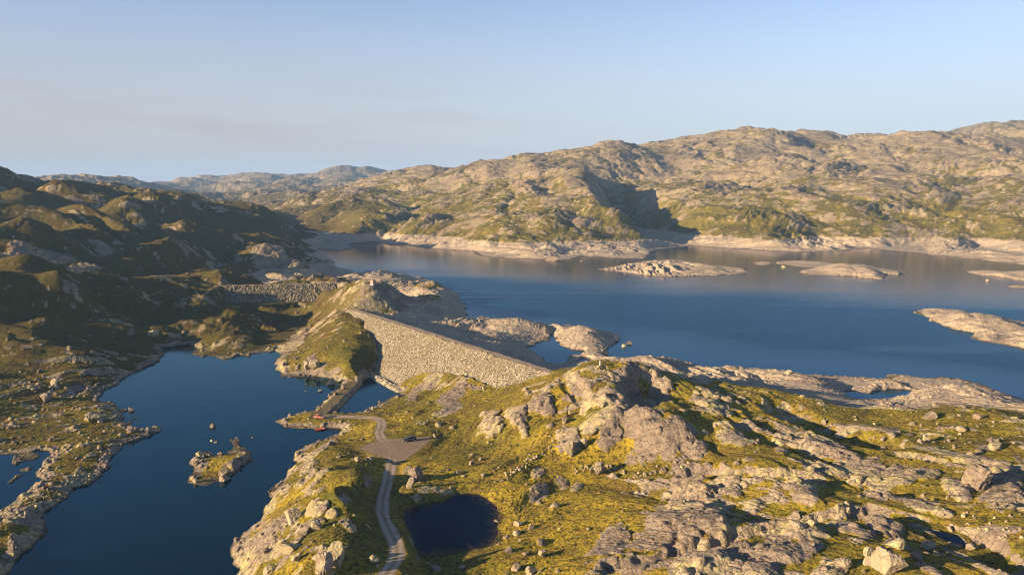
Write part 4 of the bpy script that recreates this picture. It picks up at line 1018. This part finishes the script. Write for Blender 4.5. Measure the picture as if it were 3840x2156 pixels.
# ------------------------------------------------------------------ rockfill dams
def dam(ends, z_top, half, slope_d, slope_u, z_low, step, cell, mat, label, seed, toe_bench=None):
    a, b = ends
    L = np.linalg.norm(b - a); e = (b - a) / L
    nrm = np.array((e[1], -e[0]))
    if nrm[1] > 0: nrm = -nrm                                       # downstream = towards the camera
    hd = (z_top - z_low) * slope_d; hu = (z_top - z_low) * slope_u
    root = bpy.data.objects.new('rockfill_dam', None); COL.objects.link(root)
    root.location = (*(a + b) / 2, 0)
    tag(root, label, 'dam')
    def part(name, w0, w1, stones):
        ns = int(L / step) + 1; nw = max(4, int((w1 - w0) * 1.1 / step))
        S, Wd = np.meshgrid(np.linspace(0, L, ns), np.linspace(w0, w1, nw))
        zb = np.where(Wd > half, z_top - (Wd - half) / slope_d, np.where(Wd < -half, z_top - (-Wd - half) / slope_u, z_top))
        d1, d2, rid = worley(S / cell, Wd / cell, seed)
        d1b, d2b, ridb = worley(S / (cell * .55) + 7, Wd / (cell * .55), seed + 5)
        stone = np.clip((d2 - d1) / .45, 0, 1)
        bumps = (np.sqrt(stone) * (.35 + .9 * rid) + .35 * np.sqrt(np.clip((d2b - d1b) / .5, 0, 1))) * cell * .62 if stones else (perlin(S / 3, Wd / 3, seed) * .12 + .1)
        zz_ = zb + bumps - cell * .36 * stones + perlin(S / 9, Wd / 9, seed + 3) * .5 * stones
        x = a[0] + S * e[0] + Wd * nrm[0] - root.location.x; y = a[1] + S * e[1] + Wd * nrm[1] - root.location.y
        V = np.stack([x, y, zz_], -1).reshape(-1, 3)
        ii = np.arange(ns * nw).reshape(nw, ns)
        Fq = np.stack([ii[:-1, :-1], ii[:-1, 1:], ii[1:, 1:], ii[1:, :-1]], -1).reshape(-1, 4)
        cross = e[0] * nrm[1] - e[1] * nrm[0]
        if cross < 0: Fq = Fq[:, ::-1]
        tint = np.clip(rid ** 1.4 * .9 + (ridb - .5) * .5, 0, 1); gap = np.clip(1.15 - stone * 1.9, 0, 1)
        at = np.stack([tint, gap, tint, np.ones_like(tint)], -1).reshape(-1, 4)
        return mesh_np(name, V, Fq, mat if stones else M_ROAD, False, {'stone': at, 'cover_a': np.stack([tint * 0, tint * 0, tint * 0, tint], -1).reshape(-1, 4)}, root)
    part('downstream_face', half - .1, half + hd, True)
    part('upstream_face', -half - hu, -half + .1, True)
    part('crest', -half, half, False)
    return root, e, nrm
DR1, E1, N1 = dam(DAM1, CREST_Z, 2.0, 1.5, 1.5, -2.5, .25, .58, M_FILL, 'long pale rockfill dam crossing the middle of the photo', 201)
DR2, E2, N2 = dam(DAM2, CREST_Z, 2.0, 1.6, 1.6, 2.0, .60, 1.5, M_FILL2, 'smaller brown rockfill dam farther back on the left', 202)
# stone berm along the foot of the big dam, above the small dark pool
def berm():
    p0 = np.array(at_z(1374, 1384, 1.6)[:2]); p1 = np.array(at_z(1512, 1460, 1.6)[:2])
    L = np.linalg.norm(p1 - p0); e = (p1 - p0) / L; nrm = np.array((e[1], -e[0]))
    if nrm[1] > 0: nrm = -nrm
    ns, nw = int(L / .4), 20
    S, Wd = np.meshgrid(np.linspace(0, L, ns), np.linspace(-4.5, 4.2, nw))
    zb = 1.15 - 2.2 * np.clip(np.abs(S / L - .5) * 2 - .8, 0, 1) ** 1.2 * 4 - np.clip(np.abs(Wd) - 1.2, 0, 9) * np.where(Wd > 0, .95, .7)
    d1, d2, rid = worley(S / 1.0, Wd / 1.0, 222)
    stone = np.clip((d2 - d1) / .45, 0, 1)
    zb = zb + np.sqrt(stone) * (.3 + .7 * rid) * .45 - .3
    V = np.stack([p0[0] + S * e[0] + Wd * nrm[0] - DR1.location.x, p0[1] + S * e[1] + Wd * nrm[1] - DR1.location.y, zb], -1).reshape(-1, 3)
    ii = np.arange(ns * nw).reshape(nw, ns)
    Fq = np.stack([ii[:-1, :-1], ii[:-1, 1:], ii[1:, 1:], ii[1:, :-1]], -1).reshape(-1, 4)
    if e[0] * nrm[1] - e[1] * nrm[0] < 0: Fq = Fq[:, ::-1]
    at = np.stack([np.clip(rid, 0, 1), np.clip(1 - stone * 2.6, 0, 1), rid, np.ones_like(rid)], -1).reshape(-1, 4)
    mesh_np('toe_berm', V, Fq, M_FILL, False, {'stone': at}, DR1)
berm()

# ------------------------------------------------------------------ boulders
from mathutils import noise as mnoise
def rock_mesh(seed, cuts=11, sub=4):
    rnd = random.Random(seed)
    bm = bmesh.new()
    bmesh.ops.create_icosphere(bm, subdivisions=sub, radius=1.0)
    planes = []
    for _ in range(cuts):
        v = Vector((rnd.gauss(0, 1), rnd.gauss(0, 1), rnd.gauss(0, .8))).normalized()
        planes.append((v, rnd.uniform(.38, .80)))
    off = Vector((rnd.uniform(0, 90), rnd.uniform(0, 90), rnd.uniform(0, 90)))
    for v in bm.verts:
        p = v.co.copy()
        p *= 1 + .16 * mnoise.noise(p * 1.3 + off)
        for nrm, d in planes:
            k = p.dot(nrm) - d
            if k > 0: p -= nrm * (k * .97)
        q = p * 2.6 + off
        p *= 1 + .10 * (abs(mnoise.noise(q)) - .25) + .05 * mnoise.noise(q * 2.7) - .10 * max(0, .12 - abs(mnoise.noise(q * .9))) / .12
        v.co = p * 1.12
    me = bpy.data.meshes.new('boulder'); bm.normal_update(); bm.to_mesh(me); bm.free()
    me.materials.append(M_BOULD)
    return me
ROCKS = [rock_mesh(300 + k, 8 + k % 5) for k in range(12)]
SMALL = [rock_mesh(400 + k, 7, 3) for k in range(6)]

n_b = [0]
def boulder(u, v, wpx, hpx, label, group=None, turn=None, small=False, depth_k=1.0):
    """a boulder whose foot stands on the ground seen at this spot"""
    x, y, z = hit(u, v + hpx * .35, Z)
    if z < 0.0: z = -0.15
    D = math.hypot(x, y); px = math.sqrt(D * D + (CAM_H - z) ** 2) / FPX
    rnd = random.Random(n_b[0] * 13 + 5)
    me = (SMALL if small else ROCKS)[n_b[0] % (6 if small else 12)]
    n_b[0] += 1
    o = bpy.data.objects.new('boulder', me); COL.objects.link(o)
    rx = wpx * px * .56; rz = max(hpx * px * .62, rx * .35)
    o.scale = (rx, rx * rnd.uniform(.75, 1.05) * depth_k, rz)
    o.location = (x, y, z + rz * .42)
    o.rotation_euler = (rnd.uniform(-.25, .25), rnd.uniform(-.25, .25), rnd.uniform(-.5, .5) if turn is None else turn)
    return tag(o, label, 'boulder', group)
BOULD = [
 (1240,1446,30,26,'big pale angular boulder standing in the lake where the causeway meets the mound'),
 (1288,1452,16,18,'pale upright boulder on the upper end of the causeway edge'),
 (2215,1618,52,24,'long flat yellowish boulder on the hillside below a four-part rock wall'),
 (2132,1676,54,58,'large rounded pale boulder leaning over the grass on the lower hill slope'),
 (2190,1656,34,32,'wedge-shaped pale boulder close to a larger rounded boulder on the hill slope'),
 (2248,1759,34,46,'tall split boulder sticking out of the grey rubble heap'),
 (2117,1578,26,26,'squarish boulder beside a grey stone heap high on the central hill'),
 (2138,1550,14,18,'small grey boulder leaning at the left end of a stone heap on the hill'),
 (1814,1458,14,18,'lone pale block standing at the foot of the big dam near its right end'),
 (2395,1503,10,10,'small white stone in the grassy dip right of the four-part rock wall'),
 (2430,1440,12,12,'pale boulder lying in the dark shadow hollow behind the hilltop'),
 (3330,2112,88,92,'largest dome-shaped boulder at the bottom edge on the right'),
 (3255,2072,38,28,'pale block just left of the largest dome boulder at the bottom right'),
 (3160,2112,50,24,'flat yellow-topped boulder left of the dome boulder near the bottom edge'),
 (3255,2106,26,30,'blocky pinkish boulder touching the left foot of the dome boulder'),
 (3437,2080,42,34,'dark shaded boulder right of the largest dome boulder'),
 (3360,2036,62,34,'brown slab-shaped boulder behind the largest dome boulder'),
 (3483,2050,44,26,'low yellow-green rounded boulder below the small dark tarn'),
 (3649,1799,98,78,'great round yellow lichen-covered boulder on the slope near the right edge'),
 (3641,2052,34,20,'pale boulder at the lower right end of the small tarn'),
 (3562,1982,22,16,'yellowish boulder at the upper bank of the small tarn'),
 (3180,1918,16,24,'upright stone with another on top casting a black shadow on the heath'),
 (3172,1893,18,14,'pinkish stone perched above an upright stone on the heath'),
 (3047,1964,26,20,'pale stone in the shaded crevice left of a ridge on the lower right'),
 (2977,1934,40,22,'pinkish block at the left end of a rubble line on the lower right'),
 (2989,1965,46,16,'flat pale boulder below a rubble line on the lower right'),
 (3193,1810,28,13,'small white flat boulder on the grass in the right half'),
 (3728,1892,20,14,'white stone beside a big pink outcrop near the right edge'),
 (3338,1631,30,17,'pale boulder on the heath plateau left of a pair of round stones'),
 (3313,1651,19,13,'small round stone in front of a pale boulder on the heath plateau'),
 (3471,1645,28,22,'round white boulder on the heath plateau with a short shadow'),
 (3452,1655,20,12,'pinkish stone leaning on a round white boulder on the plateau'),
 (3558,1651,22,11,'flat pale stone right of a round white boulder on the plateau'),
 (3732,1672,46,28,'egg-shaped pale boulder near the right edge with a blue shadow'),
 (3599,1610,32,15,'white flat boulder in the middle of the far heath plateau'),
 (3670,1564,28,18,'pale boulder at the far right of the upper grass rim'),
 (3487,1560,42,24,'rounded yellowish boulder on the far grass rim by the reservoir'),
 (3089,1587,18,18,'orange-tinted boulder standing alone at the edge of a dark shadow'),
 (3160,1635,46,20,'yellowish boulder at the shadow edge right of a long lichen outcrop'),
 (3420,1590,26,12,'low pale boulder on the heath below the shore pool'),
 (3830,1680,20,14,'white boulder at the very right edge of the plateau'),
 (3010,1490,18,9,'pale stone at the edge of the grey gravel slope above the shore'),
 (2958,1395,26,13,'pale block lying on the bare gravel shore above the reservoir'),
 (349,1569,46,30,'big cream-coloured boulder on the left peninsula'),
 (375,1578,24,16,'cream stone broken off beside a big cream boulder on the left peninsula'),
 (492,1606,26,20,'white rounded boulder on the small grassy point of the left peninsula'),
 (515,1613,20,15,'second white boulder on the grassy point, closer to its tip'),
 (492,1548,24,15,'brownish boulder in the water off the left peninsula'),
 (492,1250,26,26,'tall pale boulder on the dark slope above the lake inlet'),
 (575,1255,32,22,'low grey-green boulder on the dark slope beside the lake inlet'),
 (207,1437,22,22,'rounded boulder on the lit ridge of the left peninsula'),
 (149,1457,12,12,'small pale boulder at the upper end of the left peninsula'),
 (178,1490,40,32,'broken pale rock on the sunny flank of the left peninsula'),
 (191,1651,17,14,'pale stone by the narrow channel of the left peninsula'),
 (838,1772,44,26,'large pale boulder on the right shore of the lake island'),
 (840,1795,30,24,'pale boulder at the water line on the lower right of the lake island'),
 (751,1705,30,20,'pinkish boulder at the upper left of the lake island'),
 (739,1734,24,26,'rounded boulder on the left shore of the lake island'),
 (730,1803,20,16,'pale stone on the lower left point of the lake island'),
 (898,1714,16,14,'white stone in the grass on the right arm of the lake island'),
 (884,1650,22,14,'orange-tinted boulder at the upper tip of the lake island'),
 (801,1655,18,14,'brown rock in the lake above the island'),
 (795,1681,10,7,'smaller of two stones in the lake notch of the island'),
 (811,1680,16,8,'long stone in the lake notch of the island'),
 (950,1666,9,5,'tiny flat stone in the lake right of the island'),
 (1203,1492,15,8,'white stones in the lake left of the causeway'),
 (1147,1517,8,5,'tiny pinkish stone in the lake far left of the causeway'),
 (1422,1511,7,9,'small white stone at the edge of the pool under the big dam'),
 (1103,1934,72,52,'angular grey boulder with a dark side in the middle of the lakeside knoll'),
 (1150,1983,40,28,'pink-grey block beside a wide slab on the lakeside knoll'),
 (1180,1972,44,34,'pale tilted block behind a wide slab on the lakeside knoll'),
 (1091,2053,72,34,'wide wedge-shaped boulder on the lower part of the lakeside knoll'),
 (1145,2055,22,16,'small round boulder right of a wedge-shaped one on the knoll'),
 (1215,2118,54,70,'pale broken boulder at the foot of a dark rock face on the knoll'),
 (1262,2090,60,86,'tall dark-faced boulder at the lower end of the lakeside knoll'),
 (1190,2088,34,20,'pale flat stone above a broken boulder on the knoll'),
 (995,2062,36,20,'row of pale blocks on the lower left flank of the lakeside knoll'),
 (1116,2092,38,22,'pale low boulder between two larger ones near the knoll bottom'),
 (1008,2134,44,30,'brown rubbly boulder near the bottom of the knoll'),
 (1402,2102,30,30,'pale boulder on the left verge of the track at the bottom'),
 (1415,2122,16,14,'smaller stone on the track verge below a pale boulder'),
 (1273,1712,20,12,'pale stone on the grass just below the gravel yard'),
 (1336,1722,22,18,'grey boulder at the shaded upper end of the knoll beside the yard'),
 (1390,1722,26,26,'dark shaded rock beside the track where it leaves the yard'),
 (1527,1764,30,26,'white-topped rock at the upper end of the jagged outcrop by the track'),
 (1560,1782,48,54,'largest grey rock of the jagged outcrop beside the track'),
 (1541,1815,24,42,'leaning slab in the middle of the jagged outcrop beside the track'),
 (1558,1866,28,40,'pinkish lowest rock of the jagged outcrop by the dark pond'),
 (1813,1781,20,16,'white boulder on the grass slope right of the pond'),
 (1771,1738,20,18,'greyish round boulder on the grass above the pond'),
 (1800,1722,15,10,'small white stone highest on the grass above the pond'),
 (1717,1773,19,13,'grey stone sunk in the grass above the pond'),
 (1634,2130,46,18,'flat pale stone in the grass below the pond at the bottom'),
 (1746,1870,30,16,'triangular brown rock islet in the dark pond'),
 (1859,1953,22,9,'pale flat stone at the right bank of the dark pond'),
 (1945,1964,32,22,'dark-sided boulder at the top of the stone patch right of the pond'),
 (1990,1976,22,14,'brown stone beside the top boulder of the stone patch by the pond'),
 (1937,1999,26,17,'pinkish stone in the middle of the stone patch by the pond'),
 (1950,2027,14,10,'lone small stone below the stone patch right of the pond'),
 (1908,2062,34,22,'pale boulder at the lower right bank of the dark pond'),
 (1970,2078,24,14,'brown stone in the lower row right of the pond'),
 (2037,2076,30,22,'pinkish boulder at the right end of the lower stone row'),
 (1933,2126,40,22,'rubbly boulder near the bottom edge right of the pond'),
 (1990,2142,34,32,'orange-brown boulder cut by the bottom edge'),
 (1630,1632,13,16,'pale upright rock at the far right corner of the gravel yard'),
 (2182,998,14,9,'lone white rock in the reservoir left of the long bay island'),
 (2935,1021,16,7,'small flat rock in the reservoir between two bay islands'),
 (3703,1076,12,8,'white rock in the reservoir near the right edge'),
 (2356,1306,24,12,'larger of two flat rocks off the tip of the rocky point'),
 (2339,1320,16,12,'smaller of two rocks off the tip of the rocky point'),
 (2075,988,50,10,'long low pale skerry off the mountain shore'),
 (1110,1345,22,12,'pale boulder on the left shore of the grassy mound'),
 (1062,1365,14,14,'pinkish stone on the water edge of the grassy mound'),
 (1180,1375,40,28,'pale slab-like boulder on the grassy mound facing the lake'),
 (1150,1372,22,30,'upright pale boulder on the grassy mound facing the lake'),
 (1113,1174,10,12,'white stone at the mouth of the dip below the farther dam'),
 (1155,1177,10,9,'white stone at the dark foot of the headland slope'),
]
# stones nothing tells apart: strewn small ones, a shared label for each place
STREW = [
 ('small pale stone in the rubble strip running down the gully', 'stones of the gully rubble strip', [(2128,1622),(2090,1660),(2050,1690),(2005,1712),(1975,1735),(1940,1760),(1905,1785),(1885,1803)], 14, 60, (6, 13)),
 ('grey stone in the rubble heap under the pink slab', 'stones of the grey rubble heap', [(2150,1765),(2200,1755),(2290,1758),(2360,1785),(2420,1775),(2500,1750),(2560,1735)], 20, 60, (7, 16)),
 ('small pale stone strewn over the heath plateau on the right', 'stones on the heath plateau', [(3100,1600),(3250,1570),(3400,1600),(3550,1580),(3700,1610),(3780,1640),(3600,1680),(3400,1660),(3250,1650)], 60, 45, (5, 11)),
 ('pale stone on the stony slope at the right edge below the round boulder', 'stones on the lower right slope', [(3600,1900),(3680,1930),(3740,1960),(3780,2010),(3640,1960),(3560,1930)], 60, 35, (7, 15)),
 ('small stone on the bare shore of the left peninsula', 'stones on the left peninsula', [(300,1620),(380,1640),(420,1660),(330,1720),(380,1760),(250,1800),(200,1840),(120,1900)], 40, 40, (5, 11)),
]
for b_ in BOULD: boulder(*b_)
srnd = random.Random(99)
for lab, grp, line, spread, count, (w0, w1_) in STREW:
    for _ in range(count):
        t = srnd.random() * (len(line) - 1); k = int(t); f = t - k
        w = w0 + (w1_ - w0) * srnd.random() ** 2.2
        boulder(line[k][0] + (line[k + 1][0] - line[k][0]) * f + srnd.gauss(0, spread), line[k][1] + (line[k + 1][1] - line[k][1]) * f + srnd.gauss(0, spread * .35), w, w * srnd.uniform(.6, .85), lab, grp, srnd.uniform(0, 3.1), True)

# ------------------------------------------------------------------ vehicles, boat, hut, post
def ground_z(x, y): return float(h_lookup(Z, x, y))

def box(bm, cx, cy, cz, sx, sy, sz, bev=0.0):
    r = bmesh.ops.create_cube(bm, size=1.0)
    bmesh.ops.scale(bm, vec=(sx, sy, sz), verts=r['verts']); bmesh.ops.translate(bm, vec=(cx, cy, cz), verts=r['verts'])
    if bev:
        ed = list({e for v in r['verts'] for e in v.link_edges})
        bmesh.ops.bevel(bm, geom=ed, offset=bev, segments=2, affect='EDGES')

def loft(bm, secs):
    """secs: list of rings (equal length) -> closed skin with end caps"""
    rings = [[bm.verts.new(p) for p in s] for s in secs]
    m = len(rings[0])
    for r0, r1 in zip(rings, rings[1:]):
        for k in range(m):
            bm.faces.new((r0[k], r0[(k + 1) % m], r1[(k + 1) % m], r1[k]))
    bm.faces.new(rings[0][::-1]); bm.faces.new(rings[-1])
    bmesh.ops.recalc_face_normals(bm, faces=bm.faces[:])

def make_car(name, label, px, heading, paint, suv):
    x, y, _ = hit(*px, Z)
    root = bpy.data.objects.new(name, None); COL.objects.link(root)
    root.location = (x, y, ground_z(x, y) + .02); root.rotation_euler = (0, 0, heading)
    tag(root, label, 'car')
    L, Wd, Ht = (4.5, 1.85, 1.66) if suv else (4.25, 1.76, 1.48)
    h = L / 2
    # lower body, lofted nose to tail (x forward): half width, bottom, top
    prof = [(-h, .70, .42, .80), (-h + .08, .84, .30, .98), (-h + .45, .88, .24, 1.00), (-.6, .90, .22, .98), (.5, .90, .22, .97), (h - 1.05, .89, .22, .95), (h - .45, .86, .24, .84), (h - .1, .78, .30, .70), (h, .62, .40, .60)]
    k = Wd / 1.8; zt = 1.06 if suv else 1.0
    bm = bmesh.new()
    secs = []
    for sx, w, zb, zt_ in prof:
        w *= k; t = zt_ * zt
        secs.append([(sx, -w * .9, zb), (sx, -w, zb + .15), (sx, -w, t - .14), (sx, -w * .88, t), (sx, w * .88, t), (sx, w, t - .14), (sx, w, zb + .15), (sx, w * .9, zb)])
    loft(bm, secs); mesh_bm('body', bm, paint, root, True)
    # glasshouse
    if suv: cab = [(-h + .12, .72, .96), (-h + .42, .69, Ht - .10), (-.2, .68, Ht - .04), (.35, .67, Ht - .12), (h - 1.05, .74, .96)]
    else: cab = [(-h + .18, .74, .94), (-h + .78, .66, Ht - .10), (-.3, .65, Ht - .04), (.25, .64, Ht - .10), (h - 1.10, .74, .92)]
    bm = bmesh.new(); secs = []
    for sx, w, t in cab:
        w *= k
        secs.append([(sx, -w * 1.12, .90), (sx, -w, max(t, .905)), (sx, w, max(t, .905)), (sx, w * 1.12, .90)])
    loft(bm, secs); mesh_bm('windows', bm, M_GLASS, root)
    bm = bmesh.new()
    r0, r1 = cab[1][0], cab[3][0]
    loft(bm, [[(r0 - .05, -.66 * k, Ht - .10), (r0 - .05, -.60 * k, Ht - .04), (r0 - .05, .60 * k, Ht - .04), (r0 - .05, .66 * k, Ht - .10)], [((r0 + r1) / 2, -.67 * k, Ht - .06), ((r0 + r1) / 2, -.60 * k, Ht), ((r0 + r1) / 2, .60 * k, Ht), ((r0 + r1) / 2, .67 * k, Ht - .06)], [(r1 + .05, -.65 * k, Ht - .12), (r1 + .05, -.58 * k, Ht - .07), (r1 + .05, .58 * k, Ht - .07), (r1 + .05, .65 * k, Ht - .12)]])
    mesh_bm('roof', bm, paint, root, True)
    for sx in (-h + .82, h - .86):
        for sy in (-1, 1):
            bm = bmesh.new()
            bmesh.ops.create_cone(bm, cap_ends=True, segments=20, radius1=.33, radius2=.33, depth=.22, matrix=Matrix.Rotation(math.pi / 2, 4, 'X'))
            w = mesh_bm('wheel', bm, M_TYRE, root); w.location = (sx, sy * (Wd / 2 - .08), .33)
            bm = bmesh.new()
            bmesh.ops.create_cone(bm, cap_ends=True, segments=16, radius1=.22, radius2=.19, depth=.03, matrix=Matrix.Rotation(math.pi / 2 * sy, 4, 'X'))
            r = mesh_bm('rim', bm, M_RIM, w); r.location = (0, sy * .12, 0)
    for sy in (-1, 1):
        bm = bmesh.new(); box(bm, h - .13, sy * .62 * k, .64 * zt, .16, .30, .13, .03); mesh_bm('headlight', bm, M_LAMP, root)
        bm = bmesh.new(); box(bm, -h + .05, sy * .68 * k, .80 * zt, .08, .20, .22, .03); mesh_bm('tail_light', bm, M_REDL, root)
        bm = bmesh.new(); box(bm, h - 1.35, sy * (.93 * k + .05), 1.0, .10, .16, .12, .03); mesh_bm('wing_mirror', bm, paint, root)
    for sx in (-h + .02, h - .02):
        bm = bmesh.new(); box(bm, sx, 0, .44, .16, 1.35 * k, .18, .05); mesh_bm('bumper', bm, M_BUMP, root)
    return root
make_car('parked_car', 'red hatchback parked on the grassy spit beside the causeway', (1199, 1568), math.radians(-6), M_RED, False)
make_car('parked_car', 'dark blue car parked on the gravel yard at the road end', (1536, 1654), math.radians(196), M_BLUE, True)

def make_boat():
    x, y, _ = at_z(1199, 1612, 0)
    root = bpy.data.objects.new('rowing_boat', None); COL.objects.link(root)
    root.location = (x, y, .02); root.rotation_euler = (math.radians(4), 0, math.radians(4))
    tag(root, 'small red rowing boat lying at the edge of the lake cove', 'boat')
    L = 3.6
    bm = bmesh.new(); secs = []
    for t, w, zb, zt in [(-.5, .45, .10, .52), (-.3, .62, .0, .46), (0, .70, -.06, .44), (.25, .58, 0, .50), (.42, .28, .12, .60), (.5, .05, .35, .68)]:
        o_ = [(t * L, -w, zt), (t * L, -w * .75, (zb + zt) * .45), (t * L, 0, zb), (t * L, w * .75, (zb + zt) * .45), (t * L, w, zt)]
        i_ = [(t * L, w * .9, zt), (t * L, w * .62, (zb + zt) * .5), (t * L, 0, zb + .06), (t * L, -w * .62, (zb + zt) * .5), (t * L, -w * .9, zt)]
        secs.append(o_ + i_)
    loft(bm, secs); mesh_bm('hull', bm, M_BOAT, root)
    for t, w in [(-.28, 1.1), (.02, 1.22), (.26, .95)]:
        bm = bmesh.new(); box(bm, t * L, 0, .36, .24, w, .04); mesh_bm('thwart', bm, M_WOOD, root)
make_boat()

def make_hut():
    x, y, z = hit(1396, 1068, Z)
    z = ground_z(x, y)
    root = bpy.data.objects.new('gauge_hut', None); COL.objects.link(root)
    root.location = (x, y, z - .1); root.rotation_euler = (0, 0, math.radians(-12))
    tag(root, 'narrow pink gabled hut standing on top of the grassy headland', 'hut')
    bm = bmesh.new(); box(bm, 0, 0, .2, 2.2, 2.2, .8, .04); mesh_bm('plinth', bm, M_PLINTH, root)
    bm = bmesh.new(); w, hh, gp = .9, 2.7, 3.5
    loft(bm, [[(-w, s, .6), (-w, s, hh), (0, s, gp), (w, s, hh), (w, s, .6)] for s in (-.9, .9)]); wall = mesh_bm('wall', bm, M_WALL, root)
    bm = bmesh.new()
    for sg in (-1, 1):
        loft(bm, [[(sg * 1.05, s, hh - .12), (0, s, gp + .02), (0, s, gp + .12), (sg * 1.12, s, hh - .06)] for s in (-1.05, 1.05)])
    mesh_bm('roof', bm, M_ROOF, root)
    bm = bmesh.new(); box(bm, -.93, .1, 1.45, .06, .8, 1.7); d = mesh_bm('door', bm, M_ROOF, root)
    bm = bmesh.new(); box(bm, -.98, .4, 1.45, .06, .06, .14); mesh_bm('handle', bm, M_BUMP, d)
make_hut()

def make_post():
    x, y, z = hit(2250, 1372, Z)
    bm = bmesh.new()
    bmesh.ops.create_cone(bm, cap_ends=True, segments=12, radius1=.22, radius2=.17, depth=1.9, matrix=Matrix.Translation((0, 0, .85)))
    bmesh.ops.create_cone(bm, cap_ends=True, segments=12, radius1=.20, radius2=.05, depth=.14, matrix=Matrix.Translation((0, 0, 1.87)))
    o = mesh_bm('marker_post', bm, M_POST); o.location = (x, y, ground_z(x, y) - .05)
    tag(o, 'short white marker post standing on the grassy hilltop', 'post')
make_post()

# ------------------------------------------------------------------ haze
hm = bpy.data.materials.new('haze_air'); hm.use_nodes = True
hn, hl = hm.node_tree.nodes, hm.node_tree.links
hn.clear()
ho = hn.new('ShaderNodeOutputMaterial'); hv = hn.new('ShaderNodeVolumePrincipled')
hv.inputs['Color'].default_value = (.34, .58, 1.0, 1); hv.inputs['Density'].default_value = 0.000075
hv.inputs['Anisotropy'].default_value = 0.0
hl.new(hv.outputs[0], ho.inputs['Volume'])
bm = bmesh.new(); zlo, zhi = float(Z.min()) - 4, float(Z.max()) + 12
box(bm, 0, 4200, (zlo + zhi) / 2, 24000, 14500, zhi - zlo)
tag(mesh_bm('haze', bm, hm), kind='stuff')
